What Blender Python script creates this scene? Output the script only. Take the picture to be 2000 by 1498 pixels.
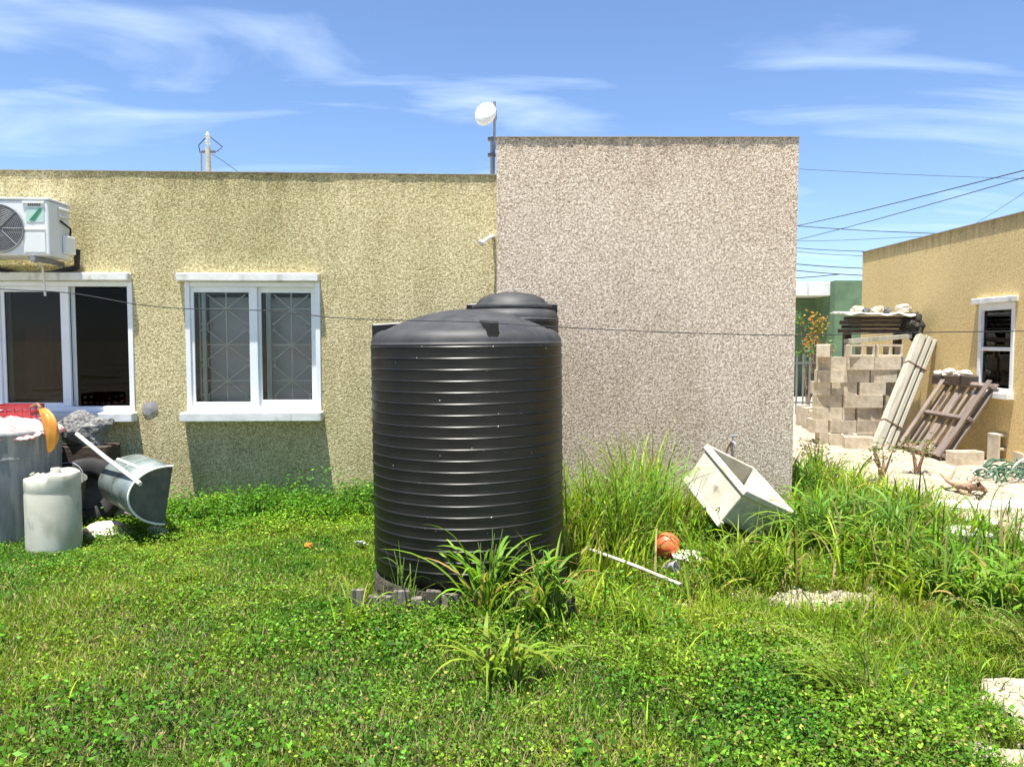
import bpy, bmesh, math, random
import numpy as np
from mathutils import Vector, Matrix, noise as mnoise
R = math.radians
random.seed(7); rng = np.random.default_rng(11)
for o in list(bpy.data.objects): bpy.data.objects.remove(o)
sc = bpy.context.scene
col = sc.collection

# ------------------------------------------------------------------ camera
F, CX, CY, PITCH, CAMH = 1500.0, 1000.0, 749.0, R(3.2), 1.6
cd = bpy.data.cameras.new("camera"); cam = bpy.data.objects.new("camera", cd); col.objects.link(cam)
cd.sensor_width = 36; cd.lens = 36 * F / 2000; cd.clip_start = 0.05; cd.clip_end = 5000
cam.location = (0, 0, CAMH); cam.rotation_euler = (math.pi / 2 - PITCH, 0, 0)
sc.camera = cam

# ------------------------------------------------------------------ sky, sun, exposure
SUN = Vector((-0.10, -0.17, 1.0)).normalized()          # direction towards the sun
elev = math.asin(SUN.z); azim = math.atan2(SUN.x, SUN.y)  # clockwise from +Y
world = bpy.data.worlds.new("World"); sc.world = world; world.use_nodes = True
wn, wl = world.node_tree.nodes, world.node_tree.links
for n in list(wn): wn.remove(n)
def WN(t, **k):
    n = wn.new(t)
    for a, v in k.items(): setattr(n, a, v)
    return n
sky = WN('ShaderNodeTexSky', sky_type='NISHITA', sun_disc=False, sun_elevation=elev, sun_rotation=azim)
sky.air_density = 1.0; sky.dust_density = 0.15; sky.ozone_density = 3.0; sky.altitude = 0
tc = WN('ShaderNodeTexCoord')
sep = WN('ShaderNodeSeparateXYZ'); wl.new(tc.outputs['Generated'], sep.inputs[0])
# project the view direction on a high flat cloud sheet
mz = WN('ShaderNodeMath', operation='MAXIMUM'); mz.inputs[1].default_value = 0.03; wl.new(sep.outputs['Z'], mz.inputs[0])
az_ = WN('ShaderNodeMath', operation='ADD'); az_.inputs[1].default_value = 0.12; wl.new(mz.outputs[0], az_.inputs[0])
dx = WN('ShaderNodeMath', operation='DIVIDE'); wl.new(sep.outputs['X'], dx.inputs[0]); wl.new(az_.outputs[0], dx.inputs[1])
dy = WN('ShaderNodeMath', operation='DIVIDE'); wl.new(sep.outputs['Y'], dy.inputs[0]); wl.new(az_.outputs[0], dy.inputs[1])
cmb = WN('ShaderNodeCombineXYZ'); wl.new(dx.outputs[0], cmb.inputs[0]); wl.new(dy.outputs[0], cmb.inputs[1])
mp = WN('ShaderNodeMapping'); mp.inputs['Rotation'].default_value = (0, 0, R(14)); mp.inputs['Scale'].default_value = (1.1, 2.6, 1)
mp.inputs['Location'].default_value = (2.2, 9.4, 0)
wl.new(cmb.outputs[0], mp.inputs[0])
n1 = WN('ShaderNodeTexNoise'); n1.inputs['Scale'].default_value = 0.9; n1.inputs['Detail'].default_value = 9
n1.inputs['Roughness'].default_value = 0.52; n1.inputs['Distortion'].default_value = 0.7; wl.new(mp.outputs[0], n1.inputs['Vector'])
rp = WN('ShaderNodeValToRGB'); rp.color_ramp.elements[0].position = 0.50; rp.color_ramp.elements[1].position = 0.82
rp.color_ramp.elements[0].color = (0, 0, 0, 1); rp.color_ramp.elements[1].color = (1, 1, 1, 1); wl.new(n1.outputs['Fac'], rp.inputs[0])
cf = WN('ShaderNodeMath', operation='MULTIPLY'); cf.inputs[1].default_value = 0.5; wl.new(rp.outputs[0], cf.inputs[0])
mixc = WN('ShaderNodeMixRGB'); wl.new(cf.outputs[0], mixc.inputs[0])
tint = WN('ShaderNodeMixRGB', blend_type='MULTIPLY'); tint.inputs[0].default_value = 1; tint.inputs[2].default_value = (0.84, 0.90, 1.02, 1)
wl.new(sky.outputs[0], tint.inputs[1]); wl.new(tint.outputs[0], mixc.inputs[1]); mixc.inputs[2].default_value = (7.2, 8.2, 9.4, 1)
bg = WN('ShaderNodeBackground'); bg.inputs['Strength'].default_value = 0.08; wl.new(mixc.outputs[0], bg.inputs[0])
wo = WN('ShaderNodeOutputWorld'); wl.new(bg.outputs[0], wo.inputs[0])

sd = bpy.data.lights.new("sun", 'SUN'); sd.energy = 5.0; sd.angle = R(0.5); sd.color = (1.0, 0.955, 0.88)
sun = bpy.data.objects.new("sun", sd); col.objects.link(sun)
sun.rotation_euler = SUN.to_track_quat('Z', 'Y').to_euler(); sun.location = (0, 0, 20)
sc.view_settings.view_transform = 'Standard'; sc.view_settings.look = 'None'
sc.view_settings.exposure = 1.3; sc.view_settings.gamma = 1; sc.view_settings.use_curve_mapping = False
try:
    sc.cycles.use_denoising = True; sc.cycles.denoiser = 'OPENIMAGEDENOISE'
except Exception: pass
sc.cycles.max_bounces = 8; sc.cycles.transparent_max_bounces = 12
sc.cycles.sample_clamp_indirect = 6

# ------------------------------------------------------------------ helpers
fw = Vector((0, math.cos(PITCH), -math.sin(PITCH))); up = Vector((0, math.sin(PITCH), math.cos(PITCH)))
def ray(px, py): return Vector((1, 0, 0)) * ((px - CX) / F) + up * (-(py - CY) / F) + fw
def at(px, py, Y):
    d = ray(px, py); return Vector((0, 0, CAMH)) + d * (Y / d.y)
def gnd(px, py, z=0.0):
    d = ray(px, py); return Vector((0, 0, CAMH)) + d * ((z - CAMH) / d.z)

class MB:
    def __init__(s): s.v = []; s.f = []; s.m = []; s.sm = []
    def add(s, vs, fs, mi=0, smooth=False):
        b = len(s.v); s.v += [tuple(v) for v in vs]
        for f in fs: s.f.append(tuple(i + b for i in f)); s.m.append(mi); s.sm.append(smooth)
        return s
    def box(s, x0, x1, y0, y1, z0, z1, mi=0, M=None):
        vs = [Vector(p) for p in ((x0,y0,z0),(x1,y0,z0),(x1,y1,z0),(x0,y1,z0),(x0,y0,z1),(x1,y0,z1),(x1,y1,z1),(x0,y1,z1))]
        if M is not None: vs = [M @ v for v in vs]
        return s.add(vs, [(0,3,2,1),(4,5,6,7),(0,1,5,4),(1,2,6,5),(2,3,7,6),(3,0,4,7)], mi)
    def bar(s, a, b, w, h=None, mi=0, upv=(0, 0, 1)):
        a, b = Vector(a), Vector(b); h = w if h is None else h
        d = (b - a); L = d.length; d = d / L
        u = Vector(upv)
        if abs(d.dot(u)) > .98: u = Vector((0, 1, 0))
        x = d.cross(u).normalized(); z = x.cross(d).normalized()
        M = Matrix((x, d, z)).transposed().to_4x4(); M.translation = a
        return s.box(-w / 2, w / 2, 0, L, -h / 2, h / 2, mi, M)
    def tube(s, pts, r, seg=8, mi=0, cap=True, smooth=True):
        pts = [Vector(p) for p in pts]; n = len(pts)
        rs = r if hasattr(r, '__len__') else [r] * n
        vs = []; prev = None
        for i, p in enumerate(pts):
            d = (pts[min(i + 1, n - 1)] - pts[max(i - 1, 0)]).normalized()
            ref = prev if prev is not None else (Vector((0, 0, 1)) if abs(d.z) < .9 else Vector((1, 0, 0)))
            x = (ref - d * ref.dot(d)).normalized(); prev = x; y = d.cross(x)
            for k in range(seg):
                a = 2 * math.pi * k / seg; vs.append(p + (x * math.cos(a) + y * math.sin(a)) * rs[i])
        fs = [(i*seg+k, i*seg+(k+1)%seg, (i+1)*seg+(k+1)%seg, (i+1)*seg+k) for i in range(n-1) for k in range(seg)]
        s.add(vs, fs, mi, smooth)
        if cap:
            s.add(vs[:seg], [tuple(reversed(range(seg)))], mi); s.add(vs[-seg:], [tuple(range(seg))], mi)
        return s
    def lathe(s, prof, seg=32, mi=0, M=None, smooth=True, wob=None, a0=0, a1=2*math.pi):
        full = abs(a1 - a0 - 2 * math.pi) < 1e-6; ns = seg if full else seg + 1
        vs = []
        for (r, z) in prof:
            for k in range(ns):
                a = a0 + (a1 - a0) * k / seg
                p = Vector((r * math.cos(a), r * math.sin(a), z))
                if wob: p = wob(p, a, r, z)
                vs.append(M @ p if M is not None else p)
        fs = []
        for i in range(len(prof) - 1):
            for k in range(seg):
                k2 = (k + 1) % ns if full else k + 1
                fs.append((i*ns+k, i*ns+k2, (i+1)*ns+k2, (i+1)*ns+k))
        return s.add(vs, fs, mi, smooth)
    def build(s, name, mats, parent=None, bevel=0, seg=1, loc=None):
        me = bpy.data.meshes.new(name); me.from_pydata(s.v, [], s.f)
        if not isinstance(mats, (list, tuple)): mats = [mats]
        for m in mats: me.materials.append(m)
        me.polygons.foreach_set('material_index', s.m); me.polygons.foreach_set('use_smooth', s.sm)
        me.update()
        o = bpy.data.objects.new(name, me); col.objects.link(o)
        if parent is not None: o.parent = parent
        if loc is not None: o.location = loc
        if bevel:
            b = o.modifiers.new('edge', 'BEVEL'); b.width = bevel; b.segments = seg; b.limit_method = 'ANGLE'; b.angle_limit = R(35)
        return o

def tag(o, label=None, cat=None, group=None, kind=None):
    if label: o['label'] = label
    if cat: o['category'] = cat
    if group: o['group'] = group
    if kind: o['kind'] = kind
    return o
def empty(name, loc=(0, 0, 0), rz=0, label=None, cat=None, group=None):
    o = bpy.data.objects.new(name, None); col.objects.link(o); o.location = loc; o.rotation_euler = (0, 0, rz)
    o.empty_display_size = .1
    return tag(o, label, cat, group)
def dup(root, M=None, label=None, group=None):
    r = root.copy(); col.objects.link(r)
    if M is not None: r.matrix_world = M
    tag(r, label, None, group)
    for ch in root.children:
        c = ch.copy(); col.objects.link(c); c.parent = r
        for g in ch.children:
            d = g.copy(); col.objects.link(d); d.parent = c
    return r

# ------------------------------------------------------------------ materials
def mat(name, c1, c2=None, scale=8, detail=5, rough=.8, bump=0, bscale=None, bdist=.01, lo=.35, hi=.65, spec=.4, metal=0,
        rnd=0, speck=None, coord='Object', stretch=None, stain=None, nrough=.6):
    m = bpy.data.materials.new(name); m.use_nodes = True
    N, L = m.node_tree.nodes, m.node_tree.links
    b = N['Principled BSDF']; b.inputs['Roughness'].default_value = rough; b.inputs['Metallic'].default_value = metal
    b.inputs['Specular IOR Level'].default_value = spec
    t = N.new('ShaderNodeTexCoord'); vec = t.outputs[coord]
    if stretch:
        mpp = N.new('ShaderNodeMapping'); mpp.inputs['Scale'].default_value = stretch; L.new(vec, mpp.inputs[0]); vec = mpp.outputs[0]
    out = None
    if c2 is None: c2 = c1
    nz = N.new('ShaderNodeTexNoise'); nz.inputs['Scale'].default_value = scale; nz.inputs['Detail'].default_value = detail
    nz.inputs['Roughness'].default_value = nrough
    L.new(vec, nz.inputs['Vector'])
    rr = N.new('ShaderNodeValToRGB'); rr.color_ramp.elements[0].position = lo; rr.color_ramp.elements[1].position = hi
    rr.color_ramp.elements[0].color = (*c1, 1); rr.color_ramp.elements[1].color = (*c2, 1)
    L.new(nz.outputs['Fac'], rr.inputs[0]); out = rr.outputs[0]
    def mix(fac, a, colr, mode='MIX'):
        mx = N.new('ShaderNodeMixRGB'); mx.blend_type = mode; L.new(fac, mx.inputs[0]); L.new(a, mx.inputs[1]); mx.inputs[2].default_value = (*colr, 1)
        return mx.outputs[0]
    if stain:   # (scale, lo, hi, colour, stretch)
        for (ssc, slo, shi, scol, sst) in stain:
            mp2 = N.new('ShaderNodeMapping'); mp2.inputs['Scale'].default_value = sst; mp2.inputs['Location'].default_value = (3.3*ssc, 1.7, 9.1)
            L.new(t.outputs[coord], mp2.inputs[0])
            n2 = N.new('ShaderNodeTexNoise'); n2.inputs['Scale'].default_value = ssc; n2.inputs['Detail'].default_value = 6; L.new(mp2.outputs[0], n2.inputs['Vector'])
            mr = N.new('ShaderNodeMapRange'); mr.inputs[1].default_value = slo; mr.inputs[2].default_value = shi; L.new(n2.outputs['Fac'], mr.inputs[0])
            out = mix(mr.outputs[0], out, scol)
    if speck:   # (scale, threshold lo, hi, colour)
        for (ssc, slo, shi, scol) in speck:
            n3 = N.new('ShaderNodeTexNoise'); n3.inputs['Scale'].default_value = ssc; n3.inputs['Detail'].default_value = 1; L.new(t.outputs[coord], n3.inputs['Vector'])
            mr = N.new('ShaderNodeMapRange'); mr.inputs[1].default_value = slo; mr.inputs[2].default_value = shi; L.new(n3.outputs['Fac'], mr.inputs[0])
            out = mix(mr.outputs[0], out, scol)
    if rnd:
        oi = N.new('ShaderNodeObjectInfo'); mr = N.new('ShaderNodeMapRange'); mr.inputs[3].default_value = 1 - rnd; mr.inputs[4].default_value = 1 + rnd * .6
        L.new(oi.outputs['Random'], mr.inputs[0])
        hs = N.new('ShaderNodeHueSaturation'); L.new(mr.outputs[0], hs.inputs['Value']); L.new(out, hs.inputs['Color']); out = hs.outputs[0]
    L.new(out, b.inputs['Base Color'])
    if bump:
        nb = N.new('ShaderNodeTexNoise'); nb.inputs['Scale'].default_value = bscale or scale; nb.inputs['Detail'].default_value = 4; L.new(vec, nb.inputs['Vector'])
        bu = N.new('ShaderNodeBump'); bu.inputs['Strength'].default_value = bump; bu.inputs['Distance'].default_value = bdist
        L.new(nb.outputs['Fac'], bu.inputs['Height']); L.new(bu.outputs[0], b.inputs['Normal'])
    return m

def glass_mat(name, tintc, refl=1.0):
    m = bpy.data.materials.new(name); m.use_nodes = True; N, L = m.node_tree.nodes, m.node_tree.links
    for n in list(N): N.remove(n)
    tr = N.new('ShaderNodeBsdfTransparent'); tr.inputs[0].default_value = (*tintc, 1)
    gl = N.new('ShaderNodeBsdfGlossy'); gl.inputs['Roughness'].default_value = .02; gl.inputs[0].default_value = (refl, refl, refl, 1)
    fr = N.new('ShaderNodeFresnel'); fr.inputs[0].default_value = 1.5
    mx = N.new('ShaderNodeMixShader'); L.new(fr.outputs[0], mx.inputs[0]); L.new(tr.outputs[0], mx.inputs[1]); L.new(gl.outputs[0], mx.inputs[2])
    o = N.new('ShaderNodeOutputMaterial'); L.new(mx.outputs[0], o.inputs[0]); return m

def render_wall(name, ca, cb, cdark, grain, bumps, stains, bdist=.006, big=((.9, .42, .68),)):
    """rough-cast render: grains of light and dark aggregate, a strong fine relief, weather stains"""
    m = bpy.data.materials.new(name); m.use_nodes = True; N, L = m.node_tree.nodes, m.node_tree.links
    b = N['Principled BSDF']; b.inputs['Roughness'].default_value = .95; b.inputs['Specular IOR Level'].default_value = .15
    t = N.new('ShaderNodeTexCoord'); v = t.outputs['Object']
    vo = N.new('ShaderNodeTexVoronoi'); vo.inputs['Scale'].default_value = grain; vo.inputs['Randomness'].default_value = 1; L.new(v, vo.inputs['Vector'])
    sp0 = N.new('ShaderNodeSeparateColor'); L.new(vo.outputs['Color'], sp0.inputs[0])
    n1 = N.new('ShaderNodeTexNoise'); n1.inputs['Scale'].default_value = grain * .33; n1.inputs['Detail'].default_value = 3; L.new(v, n1.inputs['Vector'])
    mm = N.new('ShaderNodeMath'); mm.operation = 'MULTIPLY_ADD'; L.new(sp0.outputs[0], mm.inputs[0]); mm.inputs[1].default_value = .62; L.new(n1.outputs['Fac'], mm.inputs[2])
    m2 = N.new('ShaderNodeMath'); m2.operation = 'ADD'; L.new(mm.outputs[0], m2.inputs[0]); m2.inputs[1].default_value = -.31
    r1 = N.new('ShaderNodeValToRGB'); e = r1.color_ramp.elements; e[0].position = .16; e[1].position = .82
    e[0].color = (*cdark, 1); e[1].color = (*cb, 1); x = e.new(.48); x.color = (*ca, 1)
    L.new(m2.outputs[0], r1.inputs[0]); out = r1.outputs[0]
    for (ssc, slo, shi, scol, sst, amt) in stains:
        mp2 = N.new('ShaderNodeMapping'); mp2.inputs['Scale'].default_value = sst; mp2.inputs['Location'].default_value = (ssc*2.3, 5.1, 1.9 + ssc); L.new(v, mp2.inputs[0])
        n2 = N.new('ShaderNodeTexNoise'); n2.inputs['Scale'].default_value = ssc; n2.inputs['Detail'].default_value = 7; n2.inputs['Roughness'].default_value = .65; L.new(mp2.outputs[0], n2.inputs['Vector'])
        mr = N.new('ShaderNodeMapRange'); mr.inputs[1].default_value = slo; mr.inputs[2].default_value = shi; mr.inputs[4].default_value = amt; L.new(n2.outputs['Fac'], mr.inputs[0])
        mx = N.new('ShaderNodeMixRGB'); mx.blend_type = 'MULTIPLY'; L.new(mr.outputs[0], mx.inputs[0]); L.new(out, mx.inputs[1]); mx.inputs[2].default_value = (*scol, 1); out = mx.outputs[0]
    # mould band below the coping, ragged lower edge
    sp = N.new('ShaderNodeSeparateXYZ'); L.new(v, sp.inputs[0])
    mp3 = N.new('ShaderNodeMapping'); mp3.inputs['Scale'].default_value = (5, 5, .9); L.new(v, mp3.inputs[0])
    n3 = N.new('ShaderNodeTexNoise'); n3.inputs['Scale'].default_value = 2.2; n3.inputs['Detail'].default_value = 6; L.new(mp3.outputs[0], n3.inputs['Vector'])
    ad = N.new('ShaderNodeMath'); ad.operation = 'MULTIPLY_ADD'; L.new(n3.outputs['Fac'], ad.inputs[0]); ad.inputs[1].default_value = .55; L.new(sp.outputs['Z'], ad.inputs[2])
    mr = N.new('ShaderNodeMapRange'); mr.inputs[1].default_value = bumps[2] - .06; mr.inputs[2].default_value = bumps[2] + .22; mr.inputs[4].default_value = .75; L.new(ad.outputs[0], mr.inputs[0])
    mx = N.new('ShaderNodeMixRGB'); mx.blend_type = 'MULTIPLY'; L.new(mr.outputs[0], mx.inputs[0]); L.new(out, mx.inputs[1]); mx.inputs[2].default_value = (.42, .42, .40, 1); out = mx.outputs[0]
    L.new(out, b.inputs['Base Color'])
    vb = N.new('ShaderNodeTexVoronoi'); vb.feature = 'SMOOTH_F1'; vb.inputs['Smoothness'].default_value = .6; vb.inputs['Scale'].default_value = grain; L.new(v, vb.inputs['Vector'])
    nb = N.new('ShaderNodeMath'); nb.operation = 'MULTIPLY'; nb.inputs[1].default_value = -1; L.new(vb.outputs['Distance'], nb.inputs[0])
    n9 = N.new('ShaderNodeTexNoise'); n9.inputs['Scale'].default_value = bumps[0] * .5; n9.inputs['Detail'].default_value = 3; L.new(v, n9.inputs['Vector'])
    n8 = N.new('ShaderNodeMath'); n8.operation = 'MULTIPLY_ADD'; L.new(n9.outputs['Fac'], n8.inputs[0]); n8.inputs[1].default_value = .8; L.new(nb.outputs[0], n8.inputs[2])
    bu = N.new('ShaderNodeBump'); bu.inputs['Strength'].default_value = bumps[1]; bu.inputs['Distance'].default_value = bdist
    L.new(n8.outputs[0], bu.inputs['Height']); L.new(bu.outputs[0], b.inputs['Normal'])
    return m

M = {}
M['tan'] = render_wall('tan_roughcast', (.54, .45, .245), (.80, .715, .455), (.31, .25, .125), 125, (90, .5, 3.27),
    [(.55, .42, .66, (.66, .72, .62), (1, 1, .8), .9), (1.6, .46, .72, (.74, .73, .66), (1.5, 1, .4), .8), (4, .5, .8, (.8, .78, .74), (1, 1, 1), .5)], .010)
M['grey'] = render_wall('grey_roughcast', (.53, .43, .33), (.84, .74, .63), (.27, .205, .15), 125, (80, .4, 3.62),
    [(.6, .42, .7, (.78, .74, .70), (1, 1, .8), .8), (2.5, .48, .75, (.82, .80, .76), (1, 1, .6), .6)], .011)
M['ochre'] = render_wall('ochre_render', (.66, .50, .235), (.75, .59, .30), (.55, .41, .18), 80, (45, .3, 3.3),
    [(.8, .5, .8, (.85, .82, .75), (1, 1, .6), .6)], .006)
M['green_wall'] = mat('green_render', (.10, .17, .10), (.15, .24, .14), 3, rough=.9, bump=.3, bscale=40)
M['white_paint'] = mat('white_trim', (.62, .63, .60), (.80, .80, .77), 6, rough=.6, stain=[(5, .56, .72, (.22, .21, .18), (1, 1, .35))], bump=.15, bscale=60)
M['alu'] = mat('white_frame', (.72, .75, .77), (.80, .82, .83), 4, rough=.4)
M['alu2'] = mat('grey_frame', (.45, .50, .50), (.52, .56, .56), 4, rough=.4)
M['glass'] = glass_mat('window_glass', (.86, .89, .89), .45)
M['glass_mid'] = glass_mat('tinted_glass', (.58, .58, .58), .35)
M['dark_glass'] = glass_mat('dark_sheet_glass', (.25, .26, .26), .22)
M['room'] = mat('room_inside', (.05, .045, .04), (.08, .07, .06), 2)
M['blind'] = mat('blind_grey', (.74, .70, .72), (.80, .77, .79), 4, rough=.7)
M['iron'] = mat('white_iron', (.75, .73, .68), (.82, .80, .76), 12, rough=.5)
M['red_reflection'] = mat('maroon_reflection', (.22, .035, .045), (.32, .07, .08), 6)  # colour of the reddish reflection in the left window
M['black_pl'] = mat('black_plastic', (.004, .004, .004), (.009, .009, .009), 3, rough=.40, spec=.36, bump=.08, bscale=30, bdist=.004,
    speck=[(46, .79, .81, (.5, .5, .48))], stain=[(2.2, .56, .9, (.030, .028, .024), (1, 1, .25))])
M['tank_lid'] = mat('dusty_black_plastic', (.020, .021, .023), (.050, .050, .050), 5, rough=.58, spec=.4, bump=.1, bscale=20, bdist=.004)
M['concrete'] = mat('cast_concrete', (.36, .345, .29), (.52, .50, .43), 7, rough=.9, bump=.25, bscale=50, stain=[(3, .55, .75, (.25, .24, .18), (1, 1, .5))])
M['block'] = mat('concrete_block', (.46, .395, .295), (.62, .55, .43), 9, rough=.95, bump=.5, bscale=70, rnd=.13, stain=[(4, .55, .75, (.30, .235, .155), (1, 1, 1))])
M['drum'] = mat('grey_drum', (.14, .155, .16), (.24, .255, .255), 5, rough=.8, bump=.2, bscale=30, stretch=(3, 3, .6), stain=[(5, .55, .7, (.40, .40, .36), (2, 2, .2))])
M['barrel'] = mat('old_white_plastic', (.50, .49, .39), (.64, .62, .52), 4, rough=.55, stain=[(3.5, .5, .72, (.30, .29, .20), (1.5, 1.5, .6)), (9, .6, .75, (.22, .22, .16), (1, 1, .4))])
M['red'] = mat('red_ball', (.80, .12, .05), (.85, .16, .07), 4, rough=.45)
M['pink'] = mat('pink_cloth', (.60, .25, .25), (.78, .55, .52), 14, rough=.95, bump=.5, bscale=30, bdist=.02)
M['crate'] = mat('red_crate', (.32, .035, .04), (.42, .06, .06), 8, rough=.5)
M['orange'] = mat('orange_plastic', (.42, .16, .02), (.62, .28, .04), 6, rough=.45)
M['rust'] = mat('rusty_iron', (.12, .075, .05), (.25, .16, .10), 14, rough=.9)
M['rubber'] = mat('black_rubber', (.012, .012, .012), (.03, .03, .03), 10, rough=.8, bump=.3, bscale=60)
M['galv'] = mat('green_grey_metal', (.16, .20, .19), (.27, .32, .31), 6, rough=.42, metal=.35, stain=[(6, .55, .7, (.10, .09, .07), (1, 1, 1))])
M['dull'] = mat('dark_grey_metal', (.075, .08, .075), (.13, .135, .125), 7, rough=.6, stain=[(6, .6, .72, (.22, .17, .11), (1, 1, 1))])
M['pvc'] = mat('white_pvc', (.70, .69, .64), (.80, .79, .75), 9, rough=.45, stain=[(9, .6, .75, (.35, .27, .18), (1, 1, 1))])
M['ac'] = mat('appliance_white', (.62, .645, .645), (.68, .70, .70), 3, rough=.45)
M['ac_dark'] = mat('grille_grey', (.10, .10, .105), (.15, .15, .15), 5, rough=.6)
M['ac_green'] = mat('logo_green', (.03, .20, .12), rough=.5)
M['ac_mint'] = mat('logo_mint', (.42, .58, .53), rough=.5)
M['wood'] = mat('grey_wood', (.15, .115, .095), (.30, .245, .21), 7, rough=.95, stretch=(8, 8, .8), bump=.5, bscale=10, rnd=.25)
M['wood_pale'] = mat('pale_board', (.31, .295, .24), (.46, .44, .37), 6, rough=.85, stretch=(6, 6, .5), bump=.35, bscale=9, rnd=.12, stain=[(3, .58, .75, (.28, .28, .20), (1, 1, .4))])
M['wood_dark'] = mat('dark_timber', (.055, .04, .03), (.12, .09, .07), 7, rough=.95, stretch=(1, 6, 6), bump=.4, bscale=9, rnd=.3)
M['sheet'] = mat('white_sheet_metal', (.70, .70, .68), (.80, .80, .78), 6, rough=.5)
M['marl'] = mat('limestone_marl', (.25, .205, .145), (.43, .375, .285), 5, detail=9, rough=1, bump=.7, bscale=26, bdist=.03, speck=[(45, .60, .70, (.36, .30, .22))], coord='Object')
M['stone'] = mat('limestone', (.55, .51, .44), (.74, .71, .65), 9, rough=.95, bump=.5, bscale=25, bdist=.02)
M['pinkstone'] = mat('pink_rubble', (.62, .44, .38), (.78, .68, .62), 9, rough=.95, bump=.5, bscale=25, bdist=.02)
M['soil'] = mat('soil', (.030, .034, .012), (.075, .070, .030), 14, detail=8, rough=1, bump=.8, bscale=30, bdist=.03)
M['earth'] = mat('dark_earth', (.03, .026, .018), (.08, .068, .048), 16, detail=8, rough=1, bump=.8, bscale=30, bdist=.03)
M['net'] = mat('dark_net', (.02, .02, .016), (.07, .065, .05), 25, rough=.95, bump=1, bscale=40, bdist=.03)
M['wood_post'] = mat('rotten_wood', (.05, .043, .036), (.22, .19, .155), 6, rough=.95, stretch=(9, 9, .8), bump=.7, bscale=10, rnd=.35)
M['old_pvc'] = mat('dirty_pvc', (.40, .38, .31), (.60, .58, .50), 14, rough=.6, stain=[(11, .5, .7, (.24, .19, .12), (1, 1, 1))])
M['sink'] = mat('sink_concrete', (.42, .385, .30), (.56, .525, .43), 6, rough=.9, bump=.3, bscale=45, stain=[(3, .55, .78, (.27, .24, .16), (1, 1, .5)), (9, .62, .74, (.22, .19, .13), (1, 1, 1))])
M['sack'] = mat('speckled_sack', (.12, .12, .115), (.27, .265, .25), 40, detail=3, rough=.95, bump=.8, bscale=45, bdist=.02)
M['cable'] = mat('black_cable', (.015, .015, .018), rough=.6)
M['steel'] = mat('galvanised_pole', (.20, .21, .23), (.28, .29, .31), 6, rough=.5, metal=.3)
M['dish'] = mat('dish_white', (.70, .70, .68), (.80, .80, .78), 30, rough=.5, speck=[(70, .66, .70, (.30, .27, .24))])
M['hose'] = mat('green_net', (.035, .10, .055), (.08, .17, .10), 12, rough=.6)
M['bark'] = mat('old_root', (.22, .13, .08), (.36, .25, .17), 12, rough=.95, bump=.6, bscale=20, bdist=.02)
M['cement'] = mat('cement_patch', (.30, .28, .27), (.38, .36, .35), 12, rough=.95, bump=.3)
M['purple'] = mat('lilac_plastic', (.52, .45, .62), (.68, .64, .72), 8, rough=.5)

def leaf_mat(name, attr=True, c=(.1, .2, .03), transl=.35, rough=.5):
    m = bpy.data.materials.new(name); m.use_nodes = True; N, L = m.node_tree.nodes, m.node_tree.links
    b = N['Principled BSDF']; b.inputs['Roughness'].default_value = rough; b.inputs['Specular IOR Level'].default_value = .14
    tl = N.new('ShaderNodeBsdfTranslucent'); mx = N.new('ShaderNodeMixShader'); mx.inputs[0].default_value = transl
    if attr:
        a = N.new('ShaderNodeAttribute'); a.attribute_name = 'tint'; c_ = a.outputs['Color']
    else:
        rg = N.new('ShaderNodeRGB'); rg.outputs[0].default_value = (*c, 1); c_ = rg.outputs[0]
    L.new(c_, b.inputs['Base Color'])
    g = N.new('ShaderNodeMixRGB'); g.blend_type = 'MULTIPLY'; g.inputs[0].default_value = 1; g.inputs[2].default_value = (1.25, 1.25, .7, 1)
    L.new(c_, g.inputs[1]); L.new(g.outputs[0], tl.inputs[0])
    L.new(b.outputs[0], mx.inputs[1]); L.new(tl.outputs[0], mx.inputs[2]); L.new(mx.outputs[0], N['Material Output'].inputs[0])
    return m
M['leaf'] = leaf_mat('leaves'); M['blade'] = leaf_mat('grass_blades')

def yard_ground():
    m = M['soil']; N, L = m.node_tree.nodes, m.node_tree.links; b = N['Principled BSDF']; src = b.inputs['Base Color'].links[0].from_socket
    t = N.new('ShaderNodeTexCoord'); n = N.new('ShaderNodeTexNoise'); n.inputs['Scale'].default_value = .5; n.inputs['Detail'].default_value = 8; L.new(t.outputs['Object'], n.inputs['Vector'])
    rr = N.new('ShaderNodeValToRGB'); rr.color_ramp.elements[0].position = .36; rr.color_ramp.elements[1].position = .50
    rr.color_ramp.elements[0].color = (.16, .19, .05, 1); rr.color_ramp.elements[1].color = (.46, .41, .30, 1); L.new(n.outputs['Fac'], rr.inputs[0])
    sp = N.new('ShaderNodeSeparateXYZ'); L.new(t.outputs['Object'], sp.inputs[0])
    mr = N.new('ShaderNodeMapRange'); mr.inputs[1].default_value = 2.0; mr.inputs[2].default_value = 1.4; L.new(sp.outputs['Y'], mr.inputs[0])
    mr2 = N.new('ShaderNodeMapRange'); mr2.inputs[1].default_value = 8.6; mr2.inputs[2].default_value = 9.2; L.new(sp.outputs['Y'], mr2.inputs[0])
    mx0 = N.new('ShaderNodeMath'); mx0.operation = 'MAXIMUM'; L.new(mr.outputs[0], mx0.inputs[0]); L.new(mr2.outputs[0], mx0.inputs[1])
    mx = N.new('ShaderNodeMixRGB'); L.new(mx0.outputs[0], mx.inputs[0]); L.new(src, mx.inputs[1]); L.new(rr.outputs[0], mx.inputs[2]); L.new(mx.outputs[0], b.inputs['Base Color'])
yard_ground()   # unseen yard behind camera and beyond houses: grass and limestone paled to bounce light

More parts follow.
